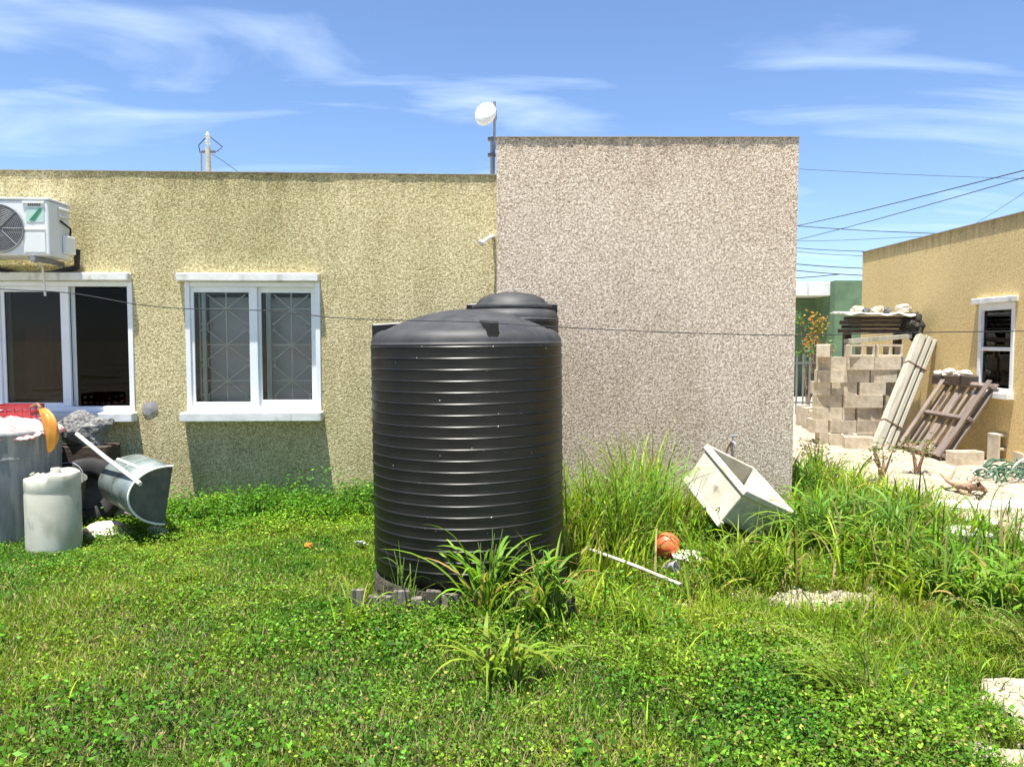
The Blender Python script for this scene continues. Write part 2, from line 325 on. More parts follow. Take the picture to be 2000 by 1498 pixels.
# ------------------------------------------------------------------ ground (structure)
def vnoise(x, y, s, seed=0):
    """smooth value noise on numpy arrays, 0..1"""
    x = np.asarray(x) * s + seed * 17.3; y = np.asarray(y) * s + seed * 5.1
    xi = np.floor(x).astype(np.int64); yi = np.floor(y).astype(np.int64); fx = x - xi; fy = y - yi
    fx = fx * fx * (3 - 2 * fx); fy = fy * fy * (3 - 2 * fy)
    def h(a, b):
        n = (a * 374761393 + b * 668265263 + seed * 974711) & 0x7fffffff
        n = ((n ^ (n >> 13)) * 1274126177) & 0x7fffffff
        return ((n ^ (n >> 16)) & 0xffff) / 65535.0
    return (h(xi, yi) * (1 - fx) + h(xi + 1, yi) * fx) * (1 - fy) + (h(xi, yi + 1) * (1 - fx) + h(xi + 1, yi + 1) * fx) * fy
def gz(x, y):
    x = np.asarray(x, float); y = np.asarray(y, float)
    near = np.clip((9 - np.hypot(x, y - 4)) / 4, 0, 1)
    return ((vnoise(x, y, .8, 1) - .5) * .07 + (vnoise(x, y, 2.6, 2) - .5) * .035) * near
def grid_sheet(name, xs, ys, zf, m, label=None, **k):
    nx, ny = len(xs), len(ys); X, Y = np.meshgrid(xs, ys); Z = zf(X, Y)
    vs = np.stack([X.ravel(), Y.ravel(), Z.ravel()], 1)
    i = np.arange(nx * ny).reshape(ny, nx)
    fs = np.stack([i[:-1, :-1].ravel(), i[:-1, 1:].ravel(), i[1:, 1:].ravel(), i[1:, :-1].ravel()], 1)
    me = bpy.data.meshes.new(name); me.from_pydata(vs.tolist(), [], fs.tolist()); me.materials.append(m)
    me.polygons.foreach_set('use_smooth', [True] * len(me.polygons))
    o = bpy.data.objects.new(name, me); col.objects.link(o); return tag(o, label, **k)
gx = np.concatenate([[-800, -300, -100, -40, -20], np.linspace(-10, 10, 161), [20, 40, 100, 300, 800]])
gy = np.concatenate([[-800, -200, -50, -15, -5], np.linspace(-2, 14, 129), [18, 25, 40, 100, 300, 1500]])
ground = grid_sheet('ground', gx, gy, gz, M['soil'], 'dark soil of the yard under the grass and weeds', kind='structure')

# bare limestone: path along the houses on the right, patch at the lower right corner, small bare patch
def path_edge(y):       # left edge of the marl path as a function of y
    return np.interp(y, [-3, 2.2, 2.9, 3.4, 3.8, 4.4, 5.2, 6.0, 6.6, 7.0, 7.6, 8.5, 10, 14, 30],
                        [1.5, 1.62, 1.90, 2.25, 2.65, 3.3, 3.8, 3.95, 3.9, 3.85, 3.75, 3.6, 3.7, 3.4, 3.2])
def path_w(x, y):       # >0 inside the marl
    e = path_edge(y) + (vnoise(x, y, 3.0, 5) - .5) * .45 + (vnoise(x, y, 9.0, 6) - .5) * .3
    return x - e
def bare_w(x, y):       # bare patches elsewhere, >0 inside
    d1 = 1 - np.hypot((x - 1.85) / .34, (y - 4.62) / .16); d2 = .4 - np.hypot((x - 1.1) / .25, (y - 4.6) / .15)
    return np.maximum(d1, d2) + (vnoise(x, y, 7, 8) - .5) * .6
px_ = np.linspace(1.2, 7.5, 190); py_ = np.concatenate([np.linspace(2.0, 9, 210), np.linspace(9.1, 30, 120)])
nx, ny = len(px_), len(py_); X, Y = np.meshgrid(px_, py_); Z = gz(X, Y) + .004 + (vnoise(X, Y, 6, 3) - .5) * .02 + np.clip(path_w(X, Y), -.1, .1) * .12
inside = path_w(X, Y) > -.05
idx = np.arange(nx * ny).reshape(ny, nx); keep = inside[:-1, :-1] & inside[1:, 1:] & inside[:-1, 1:] & inside[1:, :-1]
fs = np.stack([idx[:-1, :-1][keep], idx[:-1, 1:][keep], idx[1:, 1:][keep], idx[1:, :-1][keep]], 1)
me = bpy.data.meshes.new('path'); me.from_pydata(np.stack([X.ravel(), Y.ravel(), Z.ravel()], 1).tolist(), [], fs.tolist()); me.materials.append(M['marl'])
bm = bmesh.new(); bm.from_mesh(me); bmesh.ops.delete(bm, geom=[v for v in bm.verts if not v.link_faces], context='VERTS'); bm.to_mesh(me); bm.free()
me.polygons.foreach_set('use_smooth', [True] * len(me.polygons))
path = bpy.data.objects.new('path', me); col.objects.link(path); tag(path, 'sunlit white limestone path between the two houses', kind='structure')
px_ = np.linspace(.5, 2.5, 100); py_ = np.linspace(4.2, 5.2, 60); X, Y = np.meshgrid(px_, py_); ny, nx = X.shape
Z = gz(X, Y) + .006; inside = bare_w(X, Y) > 0; idx = np.arange(nx * ny).reshape(ny, nx)
keep = inside[:-1, :-1] & inside[1:, 1:]
fs = np.stack([idx[:-1, :-1][keep], idx[:-1, 1:][keep], idx[1:, 1:][keep], idx[1:, :-1][keep]], 1)
me = bpy.data.meshes.new('bare_ground'); me.from_pydata(np.stack([X.ravel(), Y.ravel(), Z.ravel()], 1).tolist(), [], fs.tolist()); me.materials.append(M['marl'])
o = bpy.data.objects.new('bare_ground', me); col.objects.link(o); tag(o, 'small bare patch of pale earth among the tall weeds', kind='structure')

# ------------------------------------------------------------------ main house
HA = 0.047; HO = Vector((-.14, 7.2, 0))
house = empty('house', HO, HA, 'tan roughcast house with two white windows and a taller grey wing', 'house')
HM = Matrix.Translation(HO) @ Matrix.Rotation(HA, 4, 'Z'); HI = HM.inverted()
def hw(px, py, y=0.0):      # pixel -> local point on the plane y of the tan wall
    o_ = HI @ Vector((0, 0, CAMH)); d_ = HI.to_3x3() @ ray(px, py); return o_ + d_ * ((y - o_.y) / d_.y)
WT = .16; ztop = hw(500, 338).z
w2 = (hw(364, 700).x, hw(627, 700).x, hw(500, 803).z, hw(500, 551).z)
w1 = (hw(-6, 700).x, hw(262, 700).x, w2[2], w2[3])
zl = [(w1[0], w1[1]), (w2[0], w2[1])]
mb = MB(); us = [-7.5, w1[0], w1[1], w2[0], w2[1], 0.0]; zs = [-.1, w2[2], w2[3], ztop]
for i in range(5):
    for k in range(3):
        if k == 1 and i in (1, 3): continue
        mb.add([(us[i], 0, zs[k]), (us[i+1], 0, zs[k]), (us[i+1], 0, zs[k+1]), (us[i], 0, zs[k+1])], [(0, 1, 2, 3)])
for (a, b) in zl:       # reveals
    z0, z1 = w2[2], w2[3]
    mb.add([(a,0,z0),(a,WT,z0),(a,WT,z1),(a,0,z1)], [(0,1,2,3)]); mb.add([(b,0,z0),(b,WT,z0),(b,WT,z1),(b,0,z1)], [(3,2,1,0)])
    mb.add([(a,0,z1),(b,0,z1),(b,WT,z1),(a,WT,z1)], [(0,1,2,3)]); mb.add([(a,0,z0),(b,0,z0),(b,WT,z0),(a,WT,z0)], [(3,2,1,0)])
mb.add([(-7.5,0,ztop),(0,0,ztop),(0,.2,ztop),(-7.5,.2,ztop)], [(0,1,2,3)])
mb.add([(-7.5,.2,ztop),(0,.2,ztop),(0,.2,ztop-.3),(-7.5,.2,ztop-.3)], [(0,1,2,3)])
mb.box(-7.6, -7.45, 0, 7, -.1, ztop - .002); mb.box(-7.5, 2.8, 6.9, 7.05, -.1, ztop - .004)
tw = mb.build('wall', M['tan'], house); tw['label'] = 'tan roughcast wall with weather stains'
mb = MB(); n = 30        # dark weathered coping, uneven
for i in range(n):
    a = -7.5 + 7.5 * i / n; b = -7.5 + 7.5 * (i + 1) / n; h = .007 + random.random() * .003
    mb.box(a, b, -.008 - random.random() * .006, .21, ztop + .001, ztop + h)
mb.build('coping', M['cement'], house)
MB().box(-7.44, 0, .21, 6.9, ztop - .45, ztop - .3).build('roof', M['concrete'], house)
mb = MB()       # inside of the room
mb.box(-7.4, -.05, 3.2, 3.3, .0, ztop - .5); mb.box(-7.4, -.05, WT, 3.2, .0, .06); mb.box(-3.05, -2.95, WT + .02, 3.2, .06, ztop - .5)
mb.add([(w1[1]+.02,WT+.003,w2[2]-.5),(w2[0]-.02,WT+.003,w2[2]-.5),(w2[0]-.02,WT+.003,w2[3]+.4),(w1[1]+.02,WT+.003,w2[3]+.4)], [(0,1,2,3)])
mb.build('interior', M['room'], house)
# irregular cement repair between the windows
c = hw(293, 797); pts = []
for k in range(18):
    a = 2 * math.pi * k / 18; r = .062 * (1 + .28 * math.sin(2 * a + 1) + .12 * random.uniform(-1, 1)); pts.append((c.x + r * math.cos(a) * .9, -.008, c.z + r * 1.15 * math.sin(a)))
mb = MB(); mb.add(pts + [(c.x, -.012, c.z)], [(k, (k + 1) % 18, 18) for k in range(18)]); mb.build('cement_patch', M['cement'], house)

def frame_ring(mb, a, b, z0, z1, w, y0, y1, wl=None, wr=None, wb=None, wt=None):
    wl = wl or w; wr = wr or w; wb = wb or w; wt = wt or w
    mb.box(a, a + wl, y0, y1, z0, z1); mb.box(b - wr, b, y0, y1, z0, z1)
    mb.box(a + wl, b - wr, y0 + .0015, y1, z0, z0 + wb); mb.box(a + wl, b - wr, y0 + .0015, y1, z1 - wt, z1); return mb
def grille(a, b, z0, z1, y, rows=3):
    mb = MB(); r = .0045; cx = (a + b) / 2; hz = (z1 - z0) / (rows + .15); hw_ = (b - a) / 2
    t = lambda p, q: mb.bar(p, q, .013, .010)
    t((cx, y, z0), (cx, y, z1)); t((a, y, z0), (a, y, z1)); t((b, y, z0), (b, y, z1)); t((a, y, z1 - .004), (b, y, z1 - .004)); t((a, y, z0 + .004), (b, y, z0 + .004))
    for i in range(rows):
        zc = z0 + hz * (i + .62); s = .035
        t((a, y, zc), (b, y, zc)); q = hz * .5 - s
        for sx in (-1, 1):
            for sz in (-1, 1):
                ex = cx + sx * (hw_ - 2 * s); ez = zc + sz * q
                t((cx, y + .005, zc), (ex, y + .005, ez))
                x0, x1 = sorted((ex, ex + sx * 2 * s)); zz0, zz1 = sorted((ez, ez + sz * 2 * s * .8))
                if zz1 < z1 and zz0 > z0:
                    t((x0, y, zz0), (x1, y, zz0)); t((x0, y, zz1), (x1, y, zz1)); t((x0, y, zz0), (x0, y, zz1)); t((x1, y, zz0), (x1, y, zz1))
    return mb
def window(bounds, opened):
    a, b, z0, z1 = bounds; m = (a + b) / 2
    f = frame_ring(MB(), a, b, z0, z1, .045, -.012, .10, wb=.05).build('window', M['alu'], house, .004)
    f['label'] = 'white sliding window with one dark open side' if opened else 'white sliding window with a patterned iron grille behind its panes'
    MB().box(a - .05, b + .0, -.085, -.001, z1 + .002, z1 + .075).build('lintel', M['white_paint'], f, .008)
    MB().box(a - .03, b + .02, -.125, -.001, z0 - .085, z0 + .0).build('sill', M['white_paint'], f, .008)
    MB().box(a, b, -.001, .1, z0 - .002, z0 + .002).build('sill_top', M['white_paint'], f)
    i0, i1 = a + .045, b - .045; k0, k1 = z0 + .05, z1 - .045
    # outer sash on the left half, inner sash on the right half (or slid behind the left one)
    frame_ring(MB(), i0, m + .035, k0, k1, .055, .008, .038, wl=.03 if not opened else .03, wr=.075, wb=.035, wt=.05).build('sash', M['alu'], f, .003)
    MB().box(i0 + .03, m - .04, .02, .025, k0 + .035, k1 - .05).build('pane', M['glass_mid'] if opened else M['glass'], f)
    if opened:
        frame_ring(MB(), i0 + .02, m + .075, k0, k1, .05, .045, .075, wr=.04).build('sash', M['alu2'], f, .003)
        MB().box(i0 + .07, m + .035, .058, .062, k0 + .05, k1 - .05).build('pane', M['glass'], f)
        mb = MB(); n = 40
        for i in range(n):
            x0 = i0 + .1 + .34 * i / n; x1 = i0 + .1 + .34 * (i + 1) / n
            y = lambda x: .20 + .03 * math.sin(x * 70)
            mb.add([(x0, y(x0), k0 - .1), (x1, y(x1), k0 - .1), (x1, y(x1), k0 + .75), (x0, y(x0), k0 + .75)], [(0, 1, 2, 3)], 0, True)
        mb.build('curtain_or_reflection', M['red_reflection'], f)  # pleated sheet put in to imitate a reddish reflection on the pane
        mb = MB()
        for i in range(3): mb.tube([(m + .3 + .06 * i, 1.2, k0 + .1), (m + .32 + .05 * i, 1.2, k0 + .7)], .01, 6)
        mb.tube([(m + .1, 1.0, k1 - .35), (m + .55, 1.1, k1 - .38)], .006, 6); mb.build('curtain_rail', M['iron'], f)
        MB().box(m + .04, i1, .05, .053, k0 + .01, k1 - .01).build('dark_opening_sheet', M['dark_glass'], f)  # dark-tinted sheet laid over the open side to darken it
    else:
        frame_ring(MB(), m - .03 + .055, i1, k0, k1, .05, .045, .075, wl=.035, wr=.05).build('sash', M['alu'], f, .003)
        MB().box(m + .06, i1 - .05, .058, .062, k0 + .05, k1 - .05).build('pane', M['glass'], f)
        MB().box(i0 + .085, i0 + .12, .05, .075, k0, k1).build('sash_stile', M['alu2'], f)
        MB().box(m + .10, m + .14, .08, .10, k0, k1).build('sash_stile', M['alu2'], f)
        grille(i0 + .04, m - .04, k0 + .02, k1 - .02, .13).build('grille', M['iron'], f)
        grille(m + .09, i1 - .02, k0 + .02, k1 - .02, .13).build('grille', M['iron'], f)
        mb = MB(); zz = k0 - .03
        while zz < k1 - .12:
            for (x0, x1) in ((i0 + .09, m - .03), (m + .10, i1)):
                mb.add([(x0, .235, zz), (x1, .235, zz), (x1, .262, zz + .042), (x0, .262, zz + .042)], [(0, 1, 2, 3)])
            zz += .037
        mb.build('blind', M['blind'], f)
    return f
window(w1, True); window(w2, False)

# taller grey wing on the right, a few centimetres proud of the tan wall
GA = HI.to_3x3().to_4x4(); GY = 7.14
g0 = at(970, 500, GY); g1 = at(1556, 500, GY); gt = at(1270, 269, GY).z
gw = MB(); gw.box(0, g1.x - g0.x, 0, 6.6, -.1, gt)
gwo = gw.build('wing', M['grey'], house); gwo.matrix_local = HI @ Matrix.Translation((g0.x, GY, 0)); gwo['label'] = 'taller grey pebble finished wing of the house'
mb = MB(); L_ = g1.x - g0.x; n = 40
for i in range(n):
    h = .007 + random.random() * .003
    mb.box(L_ * i / n - (.008 if i == 0 else 0), L_ * (i + 1) / n + (.008 if i == n - 1 else 0), -.010 - random.random() * .006, .3, gt + .001, gt + h)
o = mb.build('coping', M['cement'], house); o.matrix_local = HI @ Matrix.Translation((g0.x, GY, 0))

# ------------------------------------------------------------------ ochre house on the right, green house beyond
OX = 6.4; oz = 3.2
och = empty('ochre_house', (OX, 10, 0), 0, 'ochre rendered house with a small white window on the right', 'house')
wy0, wy1 = OX * F / 980 - 10, OX * F / 910 - 10        # local y of the window
wz0, wz1 = at(1943, 765, 10.15).z, at(1943, 592, 10.15).z
mb = MB(); ys = [-5, wy0, wy1, 4.12]; zs = [-.1, wz0, wz1, oz]
for i in range(3):
    for k in range(3):
        if i == 1 and k == 1: continue
        mb.add([(0, ys[i], zs[k]), (0, ys[i+1], zs[k]), (0, ys[i+1], zs[k+1]), (0, ys[i], zs[k+1])], [(3, 2, 1, 0)])
mb.add([(0,wy0,wz0),(.12,wy0,wz0),(.12,wy0,wz1),(0,wy0,wz1)], [(0,1,2,3)]); mb.add([(0,wy1,wz0),(.12,wy1,wz0),(.12,wy1,wz1),(0,wy1,wz1)], [(3,2,1,0)])
mb.add([(0,wy0,wz1),(.12,wy0,wz1),(.12,wy1,wz1),(0,wy1,wz1)], [(0,1,2,3)]); mb.add([(0,wy0,wz0),(.12,wy0,wz0),(.12,wy1,wz0),(0,wy1,wz0)], [(3,2,1,0)])
mb.box(.001, 7, 3.97, 4.12, -.1, oz - .002); mb.box(.001, 7, -5, -4.85, -.1, oz - .002); mb.box(.001, 7, -5, 4.12, oz - .2, oz)
mb.build('wall', M['ochre'], och)
MB().box(-.02, .25, -5, 4.14, oz + .001, oz + .012).build('coping', M['cement'], och)
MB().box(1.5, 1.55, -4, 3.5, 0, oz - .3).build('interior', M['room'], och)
f = MB()
f.box(-.015, .08, wy0, wy0 + .06, wz0, wz1); f.box(-.015, .08, wy1 - .06, wy1, wz0, wz1); f.box(-.013, .08, wy0 + .06, wy1 - .06, wz0, wz0 + .05); f.box(-.013, .08, wy0 + .06, wy1 - .06, wz1 - .09, wz1)
fo = f.build('window', M['alu'], och, .004)
zm = (wz0 + wz1) / 2 - .02
MB().box(-.002, .06, wy0 + .06, wy1 - .06, zm - .025, zm + .025).build('meeting_rail', M['alu'], fo, .004)
for (p, q) in ((wz0 + .05, zm - .025), (zm + .025, wz1 - .09)): MB().box(.03, .035, wy0 + .06, wy1 - .06, p, q).build('pane', M['glass'], fo)
MB().box(-.09, -.001, wy0 - .06, wy1 + .06, wz1 + .001, wz1 + .075).build('lintel', M['white_paint'], fo, .006)
MB().box(-.10, -.001, wy0 - .04, wy1 + .04, wz0 - .08, wz0 - .001).build('sill', M['white_paint'], fo, .006)
mb = MB()
for i in range(30):
    y0 = wy0 + .08 + (wy1 - wy0 - .16) * i / 30; y1 = wy0 + .08 + (wy1 - wy0 - .16) * (i + 1) / 30
    mb.add([(.2 + .02 * math.sin(i), y0, zm), (.2 + .02 * math.sin(i + 1), y1, zm), (.2 + .02 * math.sin(i + 1), y1, wz1), (.2 + .02 * math.sin(i), y0, wz1)], [(0, 1, 2, 3)], 0, True)
mb.build('curtain_or_reflection', mat('brown_curtain', (.40, .20, .12), (.50, .28, .18), 8), fo)

gr = empty('green_house', (at(1660, 780, 21).x, 21, 0), 0, 'green rendered house with a white roof edge behind the ochre house', 'house')
gx0, gx1 = at(1631, 600, 21).x - gr.location.x, at(1780, 600, 21).x - gr.location.x; gzt = at(1660, 548, 21).z
MB().box(gx0, gx1, 0, 5, -.1, gzt).build('wall', M['green_wall'], gr)
bx0 = at(1440, 600, 21).x - gr.location.x
MB().box(bx0, gx0 - .002, 1.4, 5, -.1, gzt - .42).build('rear_wall', M['green_wall'], gr)
MB().box(bx0, gx0 - .004, .3, 5, gzt - .40, gzt - .02).build('roof_edge', M['sheet'], gr, .02)
MB().box(bx0 + .9, bx0 + 1.0, .35, .45, -.05, gzt - .41).build('post', M['green_wall'], gr)

# ------------------------------------------------------------------ air conditioner on the tan wall
ac = empty('air_conditioner', HM @ Vector((hw(60, 480).x, 0, hw(60, 500).z)), HA, 'white outdoor air conditioner unit mounted on the tan wall above the window', 'air conditioner')
AI = Matrix.Translation(-Vector((hw(60, 480).x, 0, hw(60, 500).z)))
yf, yb = -.44, -.09
pr = AI @ hw(97, 480, yf); x1 = pr.x; x0 = x1 - .86; zb = (AI @ hw(60, 500, yf)).z; zt = (AI @ hw(60, 391, yf)).z
MB().box(x0, x1, yf, yb, zb, zt).build('body', M['ac'], ac, .018, 3)
MB().box(x0 - .006, x1 + .006, yf - .006, yb + .004, zt + .001, zt + .022).build('top_cover', M['ac'], ac, .008, 2)
fcx = (AI @ hw(0, 447, yf)).x; fcz = (zb + zt) / 2 - .005; fr = .20
mb = MB(); mb.lathe([(0.001, 0), (fr, 0)], 40, M=Matrix.Translation((fcx, yf - .003, fcz)) @ Matrix.Rotation(R(90), 4, 'X'), smooth=False); mb.build('fan_opening', M['ac_dark'], ac)
mb = MB()
for rr in np.linspace(.03, fr, 13):
    mb.tube([(fcx + rr * math.cos(a), yf - .012, fcz + rr * math.sin(a)) for a in np.linspace(0, 2 * math.pi, 37)], .0022 if rr < fr - .001 else .006, 5, cap=False)
for a in np.linspace(0, 2 * math.pi, 9)[:-1]:
    mb.tube([(fcx + .03 * math.cos(a), yf - .014, fcz + .03 * math.sin(a)), (fcx + fr * math.cos(a), yf - .014, fcz + fr * math.sin(a))], .0035, 5)
mb.build('fan_grille', M['steel'], ac)
px0 = (AI @ hw(46, 450, yf)).x
MB().box(px0, x1 - .03, yf - .006, yf - .001, zb + .03, fcz - .03).build('service_panel', M['ac'], ac, .003)
MB().box(px0, x1 - .03, yf - .009, yf - .001, fcz - .012, fcz + .002).build('panel_ridge', M['ac'], ac, .002)
MB().box(px0, x1 - .03, yf - .012, yf - .001, zt - .03, zt - .012).build('panel_ridge', M['ac'], ac, .002)
q = lambda a, b: AI @ hw(a, b, yf - .003)
def quad(pts, name, m, par):
    mb = MB(); mb.add([Vector(p) for p in pts], [(0, 1, 2, 3)]); return mb.build(name, m, par)
quad([q(51, 434), q(86, 434), q(86, 405), q(51, 405)], 'badge', M['ac_mint'], ac)
q2 = lambda a, b: AI @ hw(a, b, yf - .006)
quad([q2(56, 431), q2(67, 431), q2(83, 407), q2(76, 407)], 'badge_stripe', M['ac_green'], ac)
mb = MB()
for i in range(6):
    a = 54 + i * 4.2; mb.add([q2(a, 402.5), q2(a + 3, 402.5), q2(a + 3, 398), q2(a, 398)], [(0, 1, 2, 3)])
mb.build('badge_lettering', M['ac_dark'], ac)
MB().box(x1 + .001, x1 + .05, yf + .20, yb - .01, zb + .04, zb + .20).build('valve_cover', M['ac'], ac, .012, 2)
for z in (zt - .06, zt - .12): MB().box(x1 + .001, x1 + .02, yf + .14, yb - .04, z, z + .025).build('handle', M['ac'], ac, .006)
mb = MB(); mb.tube([(x1 + .02, yb - .05, zb + .20), (x1 + .03, yb - .06, zt - .2), (x1 + .012, yf + .16, zt - .15)], .009, 7); mb.build('cable', M['cable'], ac)
for xx in (x0 + .1, x1 - .13):
    mb = MB(); mb.box(xx - .02, xx + .02, yf - .03, -.002, zb - .045, zb - .008); mb.box(xx - .02, xx + .02, -.03, -.002, zb - .14, zb - .046); mb.build('bracket', M['steel'], ac)
mb = MB(); mb.tube([(x1 - .25, yf + .1, zb - .005), (x1 - .24, -.12, zb - .06), (x1 - .23, -.11, zb - .32)], .01, 7); mb.build('drain_pipe', M['pvc'], ac)
mb = MB(); mb.tube([(x0 + .05, -.06, zb - .06), (x0 + .4, -.05, zb - .13), (x1 - .2, -.05, zb - .12), (x1 + .02, -.04, zb - .06), (x1 + .03, -.05, zb + .1)], .028, 8); mb.build('insulated_pipe', M['rubber'], ac)

# ------------------------------------------------------------------ small fittings of the roof and wall
p = HM @ hw(963, 345); b = Vector((at(962, 345, 7.45).x, 7.45, ztop - .3)); T = at(966, 200, 7.45)
dm = empty('antenna_mast', b, 0, 'small white round dish antenna on a thin mast at the roof corner', 'antenna')
zlo = at(962, 268, 7.45).z - b.z
mb = MB(); mb.tube([(0, 0, 0), (.0, 0, zlo)], .022, 8); mb.build('lower_pole', M['steel'], dm)
mb = MB(); mb.tube([(.018, -.02, zlo - .12), (T.x - b.x, -.02, T.z - b.z)], .0125, 8); mb.build('upper_pole', M['steel'], dm)
for zz in (zlo - .02, zlo - .17): MB().box(-.045, .03, -.03, .03, zz - .012, zz + .012).build('clamp', M['dull'], dm)
dc = at(948, 223, 7.4) - b
MD = Matrix.Translation(dc) @ Matrix.Rotation(R(-28), 4, 'Z') @ Matrix.Rotation(R(78), 4, 'X')
mb = MB(); prof = [(.001, .05)] + [(.112 * math.sin(a), .05 * math.cos(a)) for a in np.linspace(.1, math.pi / 2, 8)] + [(.112, -.01), (.095, -.02), (.001, -.045)]
mb.lathe(prof, 28, M=MD); mb.build('dish', M['dish'], dm)
mb = MB(); mb.tube([dc + Vector((.03, .01, .0)), Vector((T.x - b.x, -.02, dc.z))], .014, 6); mb.tube([Vector((T.x - b.x, -.02, dc.z - .05)), Vector((T.x - b.x, -.02, dc.z + .04))], .022, 8); mb.build('dish_bracket', M['steel'], dm)

p = HM @ hw(958, 468)
st = empty('wall_spout', p, HA, 'short white pipe spout sticking out of the tan wall beside the grey wing', 'pipe')
mb = MB(); mb.tube([(.03, .02, .03), (.02, -.06, .025), (-.02, -.1, .0), (-.075, -.14, -.045)], .017, 9); mb.build('pipe', M['pvc'], st)
mb = MB(); mb.lathe([(.001, 0), (.024, 0), (.028, .03), (.001, .031)], 12, M=Matrix.Translation((-.07, -.137, -.04)) @ Vector((-.055, -.04, -.045)).to_track_quat('Z', 'Y').to_matrix().to_4x4()); mb.build('nozzle', M['pvc'], st)

p = Vector((at(1428, 862, GY).x, GY, at(1428, 862, GY).z))
fa = empty('garden_tap', p, 0, 'small metal garden tap on the grey wall above the concrete sink', 'tap')
mb = MB(); mb.tube([(-.07, -.03, -.55), (-.06, -.03, -.12), (-.03, -.03, -.03), (0, -.04, 0)], .011, 8); mb.build('riser', M['rust'], fa)
mb = MB(); mb.tube([(0, -.0, 0), (0, -.09, .0), (.005, -.115, -.01), (.006, -.12, -.05)], [.014, .017, .014, .011], 8); mb.build('spout', M['steel'], fa)
mb = MB(); mb.tube([(0, -.06, .01), (0, -.06, .055)], .007, 6); mb.tube([(-.035, -.06, .055), (.035, -.06, .062)], .008, 6); mb.build('handle', M['steel'], fa)

# ------------------------------------------------------------------ water tanks
def tank(name, loc, Rr, zs_, nrib, lugs, label, dome, tilt=(0, 0)):
    t = empty(name, loc, 0, label, 'water tank', 'black ribbed water tanks'); t.rotation_euler = (tilt[0], tilt[1], 0)
    prof = [(.001, .0), (Rr - .03, 0), (Rr - .006, .02)]; h0 = .05; dz = (zs_ - h0 - .04) / nrib
    for i in range(nrib):
        z = h0 + i * dz; prof += [(Rr, z), (Rr, z + dz * .80), (Rr + .005, z + dz * .84), (Rr + .006, z + dz * .90), (Rr + .0005, z + dz * .985)]
    prof += [(Rr, zs_ - .03)]
    mb = MB(); mb.lathe(prof, 96); ob = mb.build('body', M['black_pl'], t); ob.data.set_sharp_from_angle(angle=R(25))
    top = [(Rr + .001, zs_ - .03)]
    for a in np.linspace(0, math.pi / 2, 9): top.append((Rr - .09 + .09 * math.cos(a), zs_ - .03 + .09 * math.sin(a)))
    zz = zs_ + .06
    for k in np.linspace(0, 1, 10)[1:]: top.append(((Rr - .09) * (1 - k) + .001, zz + dome * (1 - (1 - k) ** 2)))
    mb = MB(); mb.lathe(top, 64); mb.build('dome', M['tank_lid'], t)
    for a in lugs:
        Mx = Matrix.Rotation(a, 4, 'Z'); mb = MB()
        mb.add([Mx @ Vector(v) for v in ((Rr - .20, -.035, zs_ + .03), (Rr - .01, -.035, zs_ - .02), (Rr - .01, -.035, zs_ + .10), (Rr - .20, -.035, zs_ + .11),
               (Rr - .20, .035, zs_ + .03), (Rr - .01, .035, zs_ - .02), (Rr - .01, .035, zs_ + .10), (Rr - .20, .035, zs_ + .11))],
               [(0, 1, 2, 3), (7, 6, 5, 4), (0, 4, 5, 1), (1, 5, 6, 2), (2, 6, 7, 3), (3, 7, 4, 0)])
        mb.build('lug', M['black_pl'], t, .008)
    return t
TD = 4.97; TR = .611; TX = (916.5 - 1000) / F * TD
PZ = .145
t1 = tank('water_tank', (TX, TD, PZ), TR, 1.465, 21, (R(186), R(-72), R(60)), 'large black ribbed water tank standing in front of the house', .13, (0, R(-.6)))
T2Y = 6.38; T2R = .385
t2 = tank('water_tank', (at(1000, 600, T2Y).x, T2Y, .2), T2R, 1.60, 20, (R(178), R(2), R(90)), 'smaller black water tank partly hidden behind the large tank', .02)
mb = MB(); z2 = 1.66
mb.lathe([(.33, z2), (.335, z2 + .03), (.30, z2 + .035), (.29, z2 + .05), (.26, z2 + .085), (.18, z2 + .12), (.08, z2 + .135), (.001, z2 + .137)], 48); mb.build('lid', M['tank_lid'], t2)
sl = MB(); sl.box(-.45, .45, -.42, .42, -.1, .2)
so = sl.build('concrete_plinth', M['concrete'], None, .01, loc=(at(1000, 600, T2Y).x, T2Y, 0)); tag(so, 'low concrete plinth under the smaller black tank behind the large tank', 'plinth')
# plinth of the large tank: earth filled slab edged with short weathered boards
pb = empty('tank_base', (TX, TD, 0), 0, 'low base edged with short weathered boards under the large black tank', 'base')
bx0, bx1, by0, by1 = -.64, .66, -.655, .66
MB().lathe([(.001, PZ - .003), (.60, PZ - .003), (.615, PZ - .02), (.63, -.05)], 40).build('slab', M['earth'], pb, .01)
x = bx0
wood_v = M['wood_post']
while x < bx1 - .02:
    w = random.uniform(.05, .12); h = PZ + random.uniform(-.012, .035)
    mb = MB(); mb.box(0, w - .012, random.uniform(-.015, .01), .03, -.06, h); o = mb.build('board', wood_v, pb, .006, loc=(x, by0, 0)); o.rotation_euler = (random.uniform(-.05, .05), random.uniform(-.05, .05), 0)
    x += w

